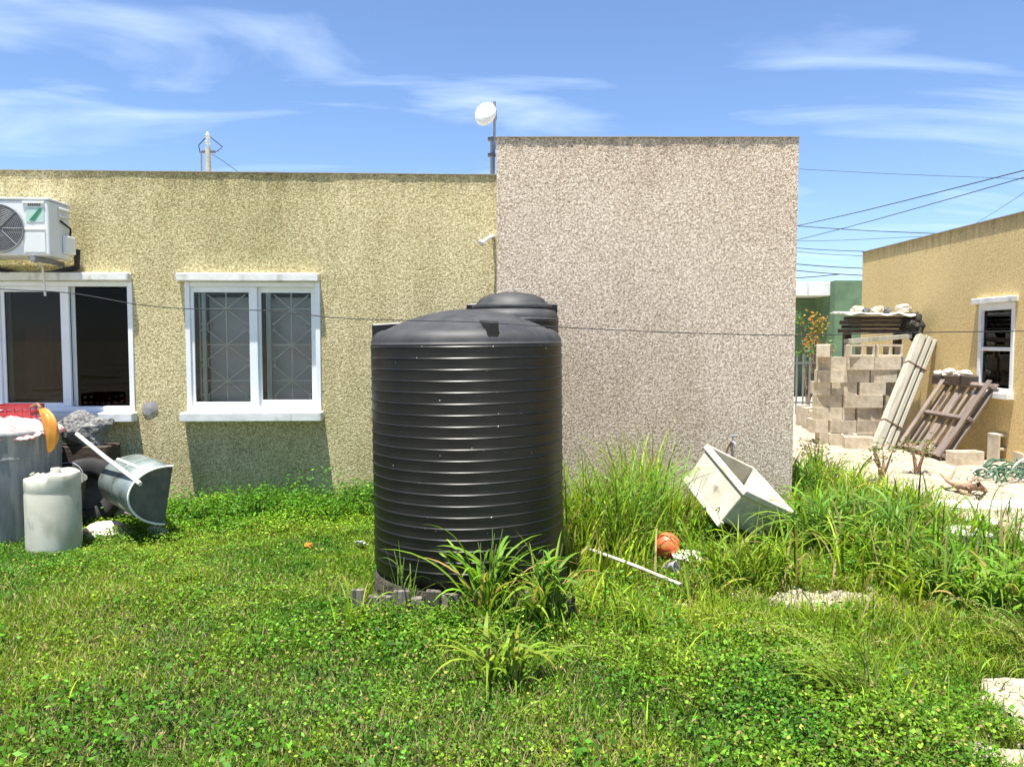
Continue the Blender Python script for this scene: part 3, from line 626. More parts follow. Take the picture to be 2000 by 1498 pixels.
# ------------------------------------------------------------------ tipped concrete sink
Bp = Vector((1.739, 5.635, .49)); Lu, Lv, D = .659, .578, .318
un, vn, zn = Vector((.2356, -.8777, -.4172)), Vector((.8128, .4133, -.4106)), Vector((.5328, -.2424, .8108))
u, v, w = un * Lu, vn * Lv, -zn
SM = Matrix((un, vn, zn)).transposed().to_4x4(); SM.translation = Bp - u       # x: along the long rim, y: short rim, z: out of the opening
sk = empty('concrete_sink', (0, 0, 0), 0, 'concrete laundry sink tipped on its side among the weeds by the grey wall', 'sink'); sk.matrix_world = SM
def ringv(x0, x1, y0, y1, z): return [(x0, y0, z), (x1, y0, z), (x1, y1, z), (x0, y1, z)]
def loft(rings, closed_ends=True):
    vs = [p for r in rings for p in r]; fs = []
    for i in range(len(rings) - 1):
        for k in range(4): fs.append((i*4+k, i*4+(k+1)%4, (i+1)*4+(k+1)%4, (i+1)*4+k))
    return vs, fs
rin = [ringv(.035, Lu-.035, .03, Lv-.03, -D), ringv(.018, Lu-.018, .016, Lv-.016, -.052), ringv(-.004, Lu+.004, -.004, Lv+.004, -.048), ringv(0, Lu, 0, Lv, 0),
       ringv(.036, Lu-.036, .036, Lv-.036, .0), ringv(.075, Lu-.075, .07, Lv-.07, -D + .04)]
vs, fs = loft(rin); fs.append((3, 2, 1, 0)); nn = len(rin) * 4; fs.append((nn-4, nn-3, nn-2, nn-1))
mb = MB(); mb.add(vs, fs); mb.build('basin', M['sink'], sk, .010, 3)
fl = MB(); fl.box(.02, Lu - .02, .02, .06, -D - .05, -D + .002); fl.box(.02, Lu - .02, Lv - .06, Lv - .02, -D - .05, -D + .002); fl.build('foot', M['sink'], sk, .006)

# ------------------------------------------------------------------ rocks
def rock(name, p, r, m, label, cat='stone', sq=(1, 1, .7), seed=0, group=None):
    bm = bmesh.new(); bmesh.ops.create_icosphere(bm, subdivisions=3, radius=1)
    for vv in bm.verts:
        n_ = mnoise.noise(vv.co * 1.3 + Vector((seed * 3.1, 0, 0))) * .45 + mnoise.noise(vv.co * 3.1 + Vector((0, seed * 2.7, 0))) * .18
        vv.co = vv.co * (1 + n_); vv.co = Vector((vv.co.x * r * sq[0], vv.co.y * r * sq[1], vv.co.z * r * sq[2]))
    me = bpy.data.meshes.new(name); bm.to_mesh(me); bm.free(); me.materials.append(m)
    o = bpy.data.objects.new(name, me); col.objects.link(o); o.location = p; o.rotation_euler = (random.uniform(-.3, .3), random.uniform(-.3, .3), random.uniform(0, 6))
    if label: tag(o, label, cat, group)
    return o
rock('stone', Bp + v * .75 + w * D * .9 + Vector((-.02, 0, -.1)), .11, M['stone'], 'grey stone under the lower corner of the tipped concrete sink', seed=3)
rock('stone', gnd(1342, 1088, .04), .10, M['stone'], 'flat pale stone in the weeds between the red ball and the sink', sq=(1.3, .7, .4), seed=5)

# red ball, lilac cup, white pipe
bc = at(1303, 1064, 5.62); mb = MB(); mb.lathe([(.094 * math.sin(a) + .0001, -.094 * math.cos(a)) for a in np.linspace(0, math.pi, 17)], 28)
o = mb.build('ball', M['red'], None, loc=bc); tag(o, 'bright red ball in the weeds by the grey wall', 'ball')
lc = gnd(1300, 1110, .02)
lt = empty('cup', lc, 0, 'lilac plastic cup lying in front of the red ball', 'cup'); lt.rotation_euler = (R(70), R(20), R(30))
mb = MB(); mb.lathe([(.001, 0), (.03, 0), (.042, .11), (.046, .112), (.040, .11), (.028, .01), (.001, .01)], 20); mb.build('cup_body', M['purple'], lt)
mb = MB(); mb.tube([gnd(1150, 1072, .16), gnd(1240, 1105, .14), gnd(1330, 1142, .07)], .013, 9); o = mb.build('pipe', M['old_pvc'], None); tag(o, 'thin white plastic pipe lying in the grass right of the large tank', 'pipe')

# ------------------------------------------------------------------ clutter on the left below the window
dcx, dcy, dr, dh = at(-12, 800, 6.2).x, 6.2, .47, .885
dr_ = empty('drum', (dcx, dcy, 0), 0, 'big grey drum with a rag on top standing under the left window', 'drum')
def wobd(p, a, r, z): return p * (1 + .006 * math.sin(3 * a + z * 5))
mb = MB(); mb.lathe([(.001, -.05), (dr * .94, -.05), (dr * .95, .02), (dr * .985, .35), (dr, .75), (dr * .99, dh - .05), (dr * 1.02, dh - .03), (dr * 1.02, dh), (dr * .97, dh + .005), (dr * .95, dh - .06), (.001, dh - .06)], 48, wob=wobd); mb.build('drum_body', M['drum'], dr_)
mb = MB(); mb.lathe([(dr * 1.0, dh - .22), (dr * 1.013, dh - .205), (dr * 1.0, dh - .19)], 48, wob=wobd); mb.build('hoop', M['drum'], dr_)
# rag: lumpy draped sheet
def rag(name, cx, cy, cz, rx, ry, h, m, label, seed, drape=.0, nseg=40):
    mb = MB(); n = nseg; vs = []; fs = []
    for i in range(n + 1):
        for j in range(n + 1):
            a, b_ = i / n * 2 - 1, j / n * 2 - 1; rr = math.hypot(a, b_); ed = 1 + .25 * mnoise.noise(Vector((a * 2, b_ * 2, seed)))
            z = h * (max(0, 1 - rr * rr) ** .7) * (.55 + .9 * abs(mnoise.noise(Vector((a * 2.3, b_ * 2.3, seed + 4))))) + .03 * mnoise.noise(Vector((a * 7, b_ * 7, seed)))
            z -= drape * max(0, rr - .75) * 2
            s_ = 1 / max(1, max(abs(a), abs(b_)) and rr / max(abs(a), abs(b_)))
            vs.append((cx + a * rx * ed * s_, cy + b_ * ry * ed * s_, cz + z))
    for i in range(n):
        for j in range(n): fs.append((i*(n+1)+j, (i+1)*(n+1)+j, (i+1)*(n+1)+j+1, i*(n+1)+j+1))
    mb.add(vs, fs, 0, True); o = mb.build(name, m, None); s = o.modifiers.new('thick', 'SOLIDIFY'); s.thickness = .006; return tag(o, label, 'cloth')
rag('rag', dcx + .12, dcy - .05, dh + .008, .40, .36, .10, M['pink'], 'pale pink rag heaped on top of the grey drum', 2.0, .05)
# red crate on the drum
cr = empty('crate', (at(22, 800, 6.25).x, 6.32, dh + .035), R(8), 'small dark red plastic crate on top of the grey drum', 'crate')
mb = MB(); W_, D_, H_ = .15, .12, .15
mb.box(-W_, W_, -D_, D_, 0, .012)
mb.build('bottom', M['crate'], cr)
for s in (-1, 1):
    mb = MB()
    for z in (.0, .055, .11): mb.box(-W_, W_, s * D_ - .006, s * D_ + .006, z + .013, z + .043)
    for xx in np.linspace(-W_, W_, 6): mb.box(xx - .008, xx + .008, s * D_ - .008, s * D_ + .008, .013, H_)
    mb.build('side', M['crate'], cr)
    mb = MB()
    for z in (.0, .055, .11): mb.box(s * W_ - .006, s * W_ + .006, -D_ + .01, D_ - .01, z + .014, z + .042)
    mb.build('end', M['crate'], cr)
o = MB().box(-.075, .075, -.05, .05, 0, .035).build('carton', M['pvc'], None, .006); o.matrix_world = Matrix.Translation((at(45, 780, 6.35).x, 6.36, dh + .172)) @ Matrix.Rotation(R(5), 4, 'Z'); 
bpy.data.objects.remove(o)
# orange jug hanging over the drum's side
oj = empty('plastic_bag', at(95, 835, 5.98), 0, 'crumpled orange plastic bag hanging beside the grey drum', 'bag')
P = [at(80, 797, 6.1), at(92, 806, 6.05), at(100, 830, 6.02), at(103, 855, 6.02), at(98, 876, 6.02), at(96, 884, 6.02)]
base = oj.location.copy(); mb = MB(); pts = [Vector(p) - base for p in P]; rs = [.03, .05, .056, .052, .032, .01]
bm_v = []; seg = 18
for i, p in enumerate(pts):
    for kk in range(seg):
        a = 2 * math.pi * kk / seg; rr = rs[i] * (1 + .22 * math.sin(5 * a + i * 1.4) + .5 * mnoise.noise(Vector((math.cos(a) * 1.5, math.sin(a) * 1.5, i * 1.1)))); bm_v.append((p.x + rr * math.cos(a), p.y + rr * .6 * math.sin(a), p.z + (.02 * math.sin(3 * a) if i == 0 else 0)))
fs = [(i*seg+k2, i*seg+(k2+1)%seg, (i+1)*seg+(k2+1)%seg, (i+1)*seg+k2) for i in range(len(pts)-1) for k2 in range(seg)] + [tuple(reversed(range(seg)))]
mb.add(bm_v, fs, 0, True); o = mb.build('bag_body', M['orange'], oj); sb = o.modifiers.new('s', 'SUBSURF'); sb.levels = 1; sb.render_levels = 1
mb = MB(); mb.tube([pts[0] + Vector((0, 0, 0)), pts[0] + Vector((-.06, .05, .03)), pts[0] + Vector((-.12, .06, .0))], .012, 6); mb.build('bag_knot', M['rust'], oj)

# old white barrel with a cut top
wb = empty('barrel', gnd(107, 1074), R(-12), 'old white plastic barrel with a broken top standing on the grass', 'barrel')
br, bh = .190, .575
def wobb(p, a, r, z):
    if z > bh - .08: p = Vector((p.x, p.y, p.z + (.03 if math.sin(a + .9) > -.1 else -.008) + .006 * math.sin(5 * a)))
    return p
mb = MB(); mb.lathe([(.001, -.04), (br * .95, -.04), (br * .99, .0), (br, .05), (br * 1.0, .44), (br * .985, .455), (br * .985, .47), (br, .485), (br * 1.0, bh - .05), (br * .995, bh - .015), (br * .965, bh - .002), (br * .90, bh), (br * .5, bh + .006), (.001, bh + .004)], 64, wob=wobb); mb.build('shell', M['barrel'], wb)
mb = MB(); mb.lathe([(.03, bh + .01), (.035, bh + .05), (.03, bh + .055), (.001, bh + .056)], 16, M=Matrix.Translation((.07, -.04, .012))); mb.build('bung', M['barrel'], wb)
mb = MB()
for s in np.linspace(-.055, .075, 4): mb.tube([(-.04 + s, -.09 - .02, bh + .02), (-.03 + s, -.08, bh + .03)], .006, 6)
mb.build('rim_chip', M['barrel'], wb)

# black tyre leaning behind the barrel
ty = empty('tyre', at(172, 930, 6.55), 0, 'black tyre leaning against the wall behind the white barrel', 'tyre')
ty.location.z = .30; ty.rotation_euler = (R(75), 0, R(12))
mb = MB(); mb.lathe([(.15, -.07), (.17, -.085), (.25, -.09), (.285, -.07), (.295, 0), (.285, .07), (.25, .09), (.17, .085), (.15, .07), (.14, 0), (.15, -.07)], 40); mb.build('tread', M['rubber'], ty)
mb = MB(); mb.lathe([(.148, -.05), (.09, -.03), (.03, -.035), (.001, -.035)], 24); mb.build('hub', M['dull'], ty)

# speckled grey sack slumped under the sill
p = at(166, 840, 6.72); o = rock('sack', p, .20, M['sack'], 'slumped speckled grey sack under the left window sill', 'sack', sq=(1.05, .55, .85), seed=9); o.rotation_euler = (0, 0, HA)
o2 = MB(); o2.box(-.24, .24, -.12, .12, 0, max(.1, p.z - .13)); o = o2.build('crate', M['wood_dark'], None, .01, loc=(p.x, p.y + .02, 0)); tag(o, 'dark wooden box carrying the speckled grey sack under the window', 'box')

# bucket with frayed wire behind the barrel
bk = empty('bucket', at(132, 915, 6.35), 0, 'battered grey bucket between the white barrel and the tyre', 'bucket'); bk.location.z = .36; bk.rotation_euler = (R(12), R(10), 0)
mb = MB(); mb.lathe([(.001, -.4), (.10, -.4), (.105, -.2), (.135, .10), (.14, .105), (.128, .10), (.10, -.18), (.001, -.18)], 28); mb.build('bucket_body', M['dull'], bk)
mb = MB(); mb.tube([(.135 * math.cos(a), .05 * math.sin(a) - .02, .1 + .13 * math.sin(a)) for a in np.linspace(0, math.pi, 15)], .005, 6); mb.build('handle', M['steel'], bk)

# tipped half drum: half-round end plate to the camera, open side to the right
e0 = at(338, 912, 6.05); e1 = at(322, 1022, 6.02)      # straight edge of the end plate (top, bottom)
ax = (at(200, 885, 6.75) - at(290, 960, 6.05)); zdir = (e0 - e1).normalized(); axd = (ax - zdir * ax.dot(zdir)).normalized()
side = axd.cross(zdir).normalized()
if side.x > 0: side = -side
hr = (e0 - e1).length / 2 * 1.02; HMx = Matrix((side, axd, zdir)).transposed().to_4x4(); HMx.translation = (e0 + e1) / 2
hd = empty('trough', (0, 0, 0), 0, 'tipped half drum trough of grey green metal against the tan wall', 'trough'); hd.matrix_world = HMx
Lh = .62; ns = 24; arc = [(hr * 1.35 * math.sin(a), hr * math.cos(a)) for a in np.linspace(0, math.pi, ns + 1)]
mb = MB(); vs = [(x, 0, z) for x, z in arc] + [(x, Lh, z) for x, z in arc]
mb.add(vs, [(i, i + 1, ns + 2 + i, ns + 1 + i) for i in range(ns)], 0, True); o = mb.build('shell', M['galv'], hd); s = o.modifiers.new('t', 'SOLIDIFY'); s.thickness = .006
for yy in (0.012, Lh - .012):
    mb = MB(); mb.add([(x * .99, yy, z * .99) for x, z in arc], [tuple(range(ns + 1))]); o = mb.build('end_plate', M['dull'], hd); s = o.modifiers.new('t', 'SOLIDIFY'); s.thickness = .005
mb = MB(); mb.tube([(x * 1.01, 0, z * 1.01) for x, z in arc], .0085, 7); mb.build('rim', M['sheet'], hd)
mb = MB(); mb.tube([(x * 1.005, Lh * .55, z * 1.005) for x, z in arc], .006, 6); mb.build('band', M['galv'], hd)
mb = MB(); a = R(38); mb.tube([(hr * 1.36 * math.sin(a), .02, hr * 1.02 * math.cos(a)), (hr * 1.36 * math.sin(a), Lh * .95, hr * 1.02 * math.cos(a))], .013, 8); mb.build('stiffener', M['sheet'], hd)
mb = MB(); mb.tube([at(150, 848, 6.45), at(205, 893, 6.15), at(274, 945, 5.82)], .017, 9); o = mb.build('pole', M['pvc'], None); tag(o, 'white metal pole leaning across the tipped half drum', 'pole')
mb = MB(); mb.tube([gnd(168, 1008, .10), gnd(230, 1000, .12), gnd(345, 1012, .05)], .03, 8); o = mb.build('plank', M['wood'], None); tag(o, 'dark rotten post lying under the tipped half drum', 'post')
for i, (a, b_, r, sq, m_, lab) in enumerate([
    (205, 1040, .15, (1.25, .7, .6), 'pinkstone', 'pinkish lump of rubble on the grass right of the white barrel'),
    (178, 1046, .08, (1, .8, .7), 'stone', 'small white rubble stone touching the base of the white barrel'),
    (298, 1038, .085, (1.1, .8, .75), 'stone', 'white stone on the grass below the tipped half drum'),
    (225, 968, .05, (1, 1, 1), 'stone', 'small round white stone in front of the tipped half drum')]):
    rock('stone', gnd(a, b_ + 6, .03) + Vector((0, .08, 0)), r, M[m_], lab, sq=sq, seed=20 + i, group='rubble by the white barrel')

# ------------------------------------------------------------------ concrete blocks, timber and junk by the ochre house
def block_mesh():
    Lb, Wb, Hb = .39, .19, .19; mb = MB(); t = .032
    xs = [-Lb/2, -Lb/2 + t, -t/2, t/2, Lb/2 - t, Lb/2]; ys = [-Wb/2, -Wb/2 + t, Wb/2 - t, Wb/2]
    hole = lambda i, j: j == 1 and i in (1, 3)
    for i in range(5):
        for j in range(3):
            if hole(i, j):
                a, b, c_, d = xs[i], xs[i+1], ys[j], ys[j+1]
                mb.add([(a,c_,0),(b,c_,0),(b,d,0),(a,d,0),(a,c_,Hb),(b,c_,Hb),(b,d,Hb),(a,d,Hb)], [(0,4,5,1),(1,5,6,2),(2,6,7,3),(3,7,4,0)])
            else:
                for z, fl in ((0, True), (Hb, False)):
                    q_ = [(xs[i],ys[j],z),(xs[i+1],ys[j],z),(xs[i+1],ys[j+1],z),(xs[i],ys[j+1],z)]; mb.add(q_, [(3,2,1,0) if fl else (0,1,2,3)])
    a, b, c_, d = xs[0], xs[-1], ys[0], ys[-1]
    mb.add([(a,c_,0),(b,c_,0),(b,d,0),(a,d,0),(a,c_,Hb),(b,c_,Hb),(b,d,Hb),(a,d,Hb)], [(0,1,5,4),(1,2,6,5),(2,3,7,6),(3,0,4,7)])
    me_o = mb.build('concrete_block', M['block'], None)
    bm = bmesh.new(); bm.from_mesh(me_o.data); bmesh.ops.remove_doubles(bm, verts=bm.verts, dist=1e-5); bm.to_mesh(me_o.data); bm.free()
    d_ = me_o.data; bpy.data.objects.remove(me_o); return d_
BLK = block_mesh(); GB = 'concrete blocks piled by the ochre house'
def blk(Mx, label):
    o = bpy.data.objects.new('concrete_block', BLK); col.objects.link(o); o.matrix_world = Mx
    b = o.modifiers.new('edge', 'BEVEL'); b.width = .006; b.segments = 1; b.limit_method = 'ANGLE'
    return tag(o, label, 'concrete block', GB)
ORD = ['first', 'second', 'third', 'fourth', 'fifth', 'sixth', 'seventh', 'eighth']
bX, bY = at(1596, 780, 11.75).x, 11.75
rows = [['s','s','s','h'], ['h','s','s','s'], ['s','h','s','s'], ['s','s','h','s'], ['h','s','s','s'], ['s','s','s','h'], ['s','s','s','h']]
for r_, row in enumerate(rows):
    x = bX + random.uniform(-.06, .04) - .02
    for c_, kind in enumerate(row):
        wd = .39 if kind == 's' else .19
        jy = random.uniform(-.06, .05); rz = random.uniform(-.09, .09)
        Mx = Matrix.Translation((x + wd / 2, bY + jy + (.0 if kind == 's' else .1), r_ * .192 + .005)) @ Matrix.Rotation(rz + (0 if kind == 's' else math.pi / 2), 4, 'Z')
        blk(Mx, f'concrete block {ORD[c_]} from left in the {ORD[r_]} course up of the block pile'); x += wd + random.uniform(.008, .02)
    # second file behind, only its top shows
zt_ = 7 * .192 + .006
for i, (pxx, n_) in enumerate(((1606, 'leftmost'), (1677, 'middle'), (1733, 'rightmost'))):
    Mx = Matrix.Translation((at(pxx, 670, bY).x, bY - .06 + i * .03, zt_ + .095)) @ Matrix.Rotation(random.uniform(-.1, .1), 4, 'Z') @ Matrix.Rotation(R(90), 4, 'X') @ Matrix.Translation((0, 0, -.095))
    if i == 0: Mx = Matrix.Translation((at(1606, 670, bY).x + .03, bY - .02, zt_ + .095)) @ Matrix.Rotation(R(62), 4, 'Z') @ Matrix.Rotation(R(90), 4, 'X') @ Matrix.Translation((0, 0, -.095))
    blk(Mx, f'{n_} concrete block on top of the pile with its holes facing out')
# blocks stood on end in a curved row at the left foot of the pile
for i, (pxx, pyy) in enumerate(((1568, 832), (1580, 838), (1593, 846), (1606, 853), (1620, 860))):
    g = gnd(pxx, pyy); Mx = Matrix.Translation((g.x, g.y, .20)) @ Matrix.Rotation(R(100 - i * 6), 4, 'Z') @ Matrix.Rotation(R(90), 4, 'Y') @ Matrix.Translation((0, 0, -.095))
    blk(Mx, f'concrete block stood on end, {ORD[i]} from left in the curved row')
for i, (pxx, pyy, rz, lab) in enumerate(((1650, 873, R(-14), 'concrete block lying at the foot of the pile left of the bundled boards'), (1681, 880, R(-12), 'mossy concrete block touching the foot of the bundled boards'),
        (1893, 912, R(3), 'concrete block lying flat on the path right of the pallet'))):
    g = gnd(pxx, pyy); blk(Matrix.Translation((g.x, g.y + .1, .0)) @ Matrix.Rotation(rz, 4, 'Z'), lab)
g = gnd(1957, 905); blk(Matrix.Translation((g.x - .03, g.y + .02, .195)) @ Matrix.Rotation(R(8), 4, 'Z') @ Matrix.Rotation(R(90), 4, 'X') @ Matrix.Rotation(R(90), 4, 'Z') @ Matrix.Translation((0, 0, -.095)), 'concrete block stood upright by the ochre wall below the window')
g = gnd(1998, 912); blk(Matrix.Translation((g.x, g.y, .0)) @ Matrix.Rotation(R(80), 4, 'Z'), 'concrete block at the far right edge below the small window')
g = gnd(1896, 1078); mb = MB(); mb.box(-.15, .15, -.12, .12, -.05, .19); o = mb.build('broken_block', M['concrete'], None, .012, loc=(g.x, g.y + .1, float(gz(g.x, g.y)))); o.rotation_euler = (.06, .05, R(6)); tag(o, 'weathered solid concrete block half sunk in the weeds beside the white path', 'concrete block')

# boards, roofing sheet and rubble on the pile
def board(name, a, b, w, h, m, label, cat='board', group='boards lying on the block pile'):
    a, b = Vector(a), Vector(b); mb = MB(); c_ = (a + b) / 2; mb.bar(a - c_, b - c_, w, h); o = mb.build(name, m, None, .005, loc=c_); return tag(o, label, cat, group)
zr = zt_ + .192; pxX = lambda p: at(p, 640, 11.85).x       # top of the laid blocks
board('board', (pxX(1650), 11.78, zr + .045), (pxX(1772), 11.80, zr + .125), .20, .07, M['wood_pale'], 'pale thick board lying slanted on top of the block pile')
for i, (p, lab) in enumerate(((1664, 'left timber prop behind the block pile holding the board stack'), (1764, 'right timber prop behind the block pile holding the board stack'))):
    o = MB().box(-.05, .05, -.05, .05, 0, zr + .175).build('timber_prop', M['wood_dark'], None, .006, loc=(pxX(p), 12.02, 0)); tag(o, lab, 'timber', 'props of the board stack')
zb_ = zr + .176
for i, (p0, p1, lab) in enumerate(((1650, 1790, 'lowest'), (1657, 1797, 'second lowest'), (1654, 1786, 'second highest'), (1662, 1792, 'uppermost'))):
    board('board', (pxX(p0), 11.92 + .02 * i, zb_ + .031 + .066 * i), (pxX(p1), 11.98 - .01 * i, zb_ + .029 + .066 * i), .34 - .02 * (i % 2), .058 - .006 * (i % 2), M['wood_dark'], f'{lab} dark board of the stack under the white roofing sheet')
zs_h = zb_ + .066 * 4 + .012
mb = MB(); n = 48; vs = []; fs = []; xa, xb = pxX(1638), pxX(1776)
for i in range(n + 1):
    t_ = i / n
    for j in range(13):
        s_ = j / 12; vs.append((xa + (xb - xa) * t_, 11.66 + s_ * .52, zs_h + .03 - .03 * t_ + .010 * math.sin(j * 1.57) + .018 * mnoise.noise(Vector((t_ * 4, s_ * 3, 1))) - (.05 * max(0, .2 - s_) / .2 * (.4 + mnoise.noise(Vector((t_ * 6, 0, 3))))) + .012))
for i in range(n):
    for j in range(12): fs.append((i*13+j, (i+1)*13+j, (i+1)*13+j+1, i*13+j+1))
mb.add(vs, fs, 0, True); o = mb.build('roofing_sheet', M['sheet'], None); sm_ = o.modifiers.new('t', 'SOLIDIFY'); sm_.thickness = .012; tag(o, 'white roofing sheet on top of the stack by the ochre wall', 'sheet')
for i, (pxx, r, lab) in enumerate(((1672, .085, 'mossy lump at the left end of the white roofing sheet'), (1690, .06, 'dark stone second from the left on the white roofing sheet'), (1712, .08, 'pale stone in the middle of the white roofing sheet'), (1731, .055, 'small dark stone right of the middle on the white roofing sheet'), (1762, .10, 'broken pale block at the right end of the white roofing sheet'))):
    rock('stone', (pxX(pxx), 11.84, zs_h + .04 + r * .45), r, M['block'] if i % 2 == 0 else M['dull'], lab, sq=(1.2, 1, .7), seed=40 + i, group='rubble on the roofing sheet')
# dark bundled net slumped over the right end of the stack
bm = bmesh.new(); bmesh.ops.create_icosphere(bm, subdivisions=4, radius=1)
for vv in bm.verts:
    n_ = 1 + .35 * mnoise.noise(vv.co * 1.7) + .22 * mnoise.noise(vv.co * 4.5) + .10 * mnoise.noise(vv.co * 11); vv.co = Vector((vv.co.x * .16 * n_, vv.co.y * .15 * n_, vv.co.z * .20 * n_))
me = bpy.data.meshes.new('net_bundle'); bm.to_mesh(me); bm.free(); me.materials.append(M['net']); o = bpy.data.objects.new('net_bundle', me); col.objects.link(o); o.location = (pxX(1779), 11.80, zb_ + .10); tag(o, 'dark crumpled net bundle slumped over the right end of the board stack', 'net')

# bundle of pale ribbed boards leaning on the wall
pb0 = gnd(1722, 880); pt0 = at(1812, 658, OX * F / 812 * .985)
bd = empty('board_bundle', pb0, 0, 'tied bundle of pale ribbed boards leaning on the ochre wall', 'boards')
axis = (pt0 - pb0); Lb = axis.length; axis.normalize(); perp = Vector((0, -1, 0)); perp = (perp - axis * perp.dot(axis)).normalized(); sd_ = axis.cross(perp).normalized()
BMx = Matrix((sd_, perp, axis)).transposed().to_4x4()
x = -.17
for i, (w, d_) in enumerate(((.115, .10), (.03, .075), (.07, .095), (.025, .07), (.06, .085))):
    mb = MB(); mb.box(x, x + w - .006, -.04, d_ - .02, -.01 - random.uniform(0, .03), Lb - random.uniform(0, .05)); o = mb.build('board', M['wood_pale'], bd, .006); o.matrix_local = BMx; x += w
for z in (.42, Lb * .72, ):
    mb = MB(); mb.box(-.178, x + .006, -.05, .088, z, z + .012); o = mb.build('wire_tie', M['rust'], bd); o.matrix_local = BMx

# pallet leaning on the wall
BL, BR_, TL = gnd(1757, 874, .04), gnd(1842, 897, .04), at(1803, 735, OX * F / 803 * .985)
uu = (BR_ - BL); Wp = uu.length; uu.normalize(); ww = (TL - BL); ww = ww - uu * ww.dot(uu); Lp = ww.length; ww.normalize(); nnv = uu.cross(ww).normalized()
PM = Matrix((uu, nnv, ww)).transposed().to_4x4(); PM.translation = BL
pa = empty('pallet', (0, 0, 0), 0, 'weathered brown wooden pallet leaning on the ochre wall below the window', 'pallet'); pa.matrix_world = PM
near = -1 if nnv.dot(Vector((0, 0, CAMH)) - BL) < 0 else 1
nb_ = 6; widths = [.10, .05, .17, .06, .16, .12]; tot = sum(widths); gap = (Wp - tot) / (nb_ - 1); x = 0
for i, w in enumerate(widths):
    o = MB().box(x, x + w, -near * .055 - .012, -near * .055 + .012, random.uniform(-.02, .02), Lp + random.uniform(-.03, .03)).build('slat', M['wood'], pa, .004); x += w + gap
for z in (.02, Lp * .5, Lp - .09): MB().box(-.01, Wp + .01, -.038, .038, z, z + .05).build('crossbeam', M['wood'], pa, .005)
for x in (0.0, Wp - .09): MB().box(x, x + .09, near * .05 - .011, near * .05 + .011, 0, Lp).build('slat', M['wood'], pa, .004)
Yw = lambda p: OX * F / (p - 1000) * .984
pA, pB = at(1828, 741, Yw(1828)), at(1903, 744, Yw(1903)); mb = MB(); mb.bar(pA, pB, .13, .13); o = mb.build('dark_beam', M['wood_dark'], None, .008); tag(o, 'dark beam lying on the pallet top against the ochre wall', 'beam')
for i, (t_, dz_, r, lab) in enumerate(((.08, .105, .055, 'leftmost white lump on the dark beam above the pallet'), (.34, .115, .075, 'beige lump left of the middle on the dark beam above the pallet'), (.58, .10, .05, 'small white lump right of the middle on the dark beam above the pallet'), (.80, .11, .07, 'pale lump at the right end of the dark beam above the pallet'))):
    rock('stone', pA.lerp(pB, t_) + Vector((0, 0, dz_ - .01)), r, M['stone'], lab, sq=(1.2, .8, .7), seed=70 + i, group='lumps on the beam above the pallet')

# old root on the path, hose heap, flat slabs
rt = empty('driftwood_root', gnd(1890, 950), 0, 'twisted brown root lying on the white limestone path', 'root'); rb = rt.location
mb = MB(); S = lambda a, b_, z: gnd(a, b_, z) - rb
mb.tube([S(1838, 925, .16), S(1850, 938, .12), S(1868, 948, .09), S(1890, 950, .08), S(1912, 952, .09), S(1930, 962, .03)], [.012, .022, .032, .045, .034, .01], 9); mb.build('stem', M['bark'], rt)
mb = MB(); mb.tube([S(1900, 952, .09), S(1912, 945, .16), S(1928, 958, .02)], [.032, .024, .008], 8); mb.tube([S(1895, 952, .08), S(1893, 966, .0)], [.03, .008], 8); mb.tube([S(1865, 948, .07), S(1880, 962, .03), S(1912, 972, .0)], [.022, .018, .006], 7); mb.tube([S(1852, 940, .10), S(1862, 925, .16), S(1868, 912, .20)], [.02, .012, .004], 7); mb.tube([S(1888, 950, .08), S(1898, 938, .15), S(1916, 930, .17)], [.025, .014, .004], 7); mb.build('branch', M['bark'], rt)
hs = empty('hose_heap', gnd(1985, 940), 0, 'heap of tangled green hose and netting at the right edge of the path', 'hose'); hb = hs.location
mb = MB()
for i in range(26):
    c_ = Vector((random.uniform(-.32, .40), random.uniform(-.25, .25), random.uniform(.02, .13))); r = random.uniform(.08, .2); tl_ = Matrix.Rotation(random.uniform(-.9, .9), 3, 'X') @ Matrix.Rotation(random.uniform(-.9, .9), 3, 'Y')
    mb.tube([c_ + tl_ @ Vector((r * math.cos(a), r * math.sin(a) * .8, .02 * math.sin(3 * a))) + Vector((0, 0, r * .25)) for a in np.linspace(0, 5.9, 22)], .009, 5)
mb.build('hose', M['hose'], hs)
mb = MB()
for c_, r in ((Vector((-.02, -.2, .17)), .16), (Vector((-.45, -.05, .05)), .14)):
    mb.tube([c_ + Vector((r * math.cos(a), .03 * math.sin(2 * a), r * .8 * math.sin(a))) for a in np.linspace(.2, 5.4, 26)], .011, 6)
mb.build('pale_cord', M['pvc'], hs)
for i, (pxx, pyy, sx, sy, lab) in enumerate(((1890, 985, .30, .20, 'flat pale slab on the path just below the root'), (1968, 985, .24, .18, 'flat pale slab near the right edge of the path'), (1905, 1018, .34, .14, 'thin flat slab at the weedy edge of the path'))):
    g = gnd(pxx, pyy); mb = MB(); n = 12; pts = []
    for k2 in range(n): a = 2 * math.pi * k2 / n; rr = 1 + random.uniform(-.12, .12); pts.append((sx * rr * math.copysign(abs(math.cos(a)) ** .6, math.cos(a)), sy * rr * math.copysign(abs(math.sin(a)) ** .6, math.sin(a))))
    mb.add([(x, y, -.03) for x, y in pts] + [(x, y, .035) for x, y in pts], [tuple(range(n, 2 * n))] + [(k2, (k2 + 1) % n, n + (k2 + 1) % n, n + k2) for k2 in range(n)])
    o = mb.build('slab', M['stone'], None, .008, loc=(g.x, g.y, float(gz(g.x, g.y)) + .0)); o.rotation_euler = (0, .03, random.uniform(-.3, .3)); tag(o, lab, 'stone slab', 'flat slabs on the path')

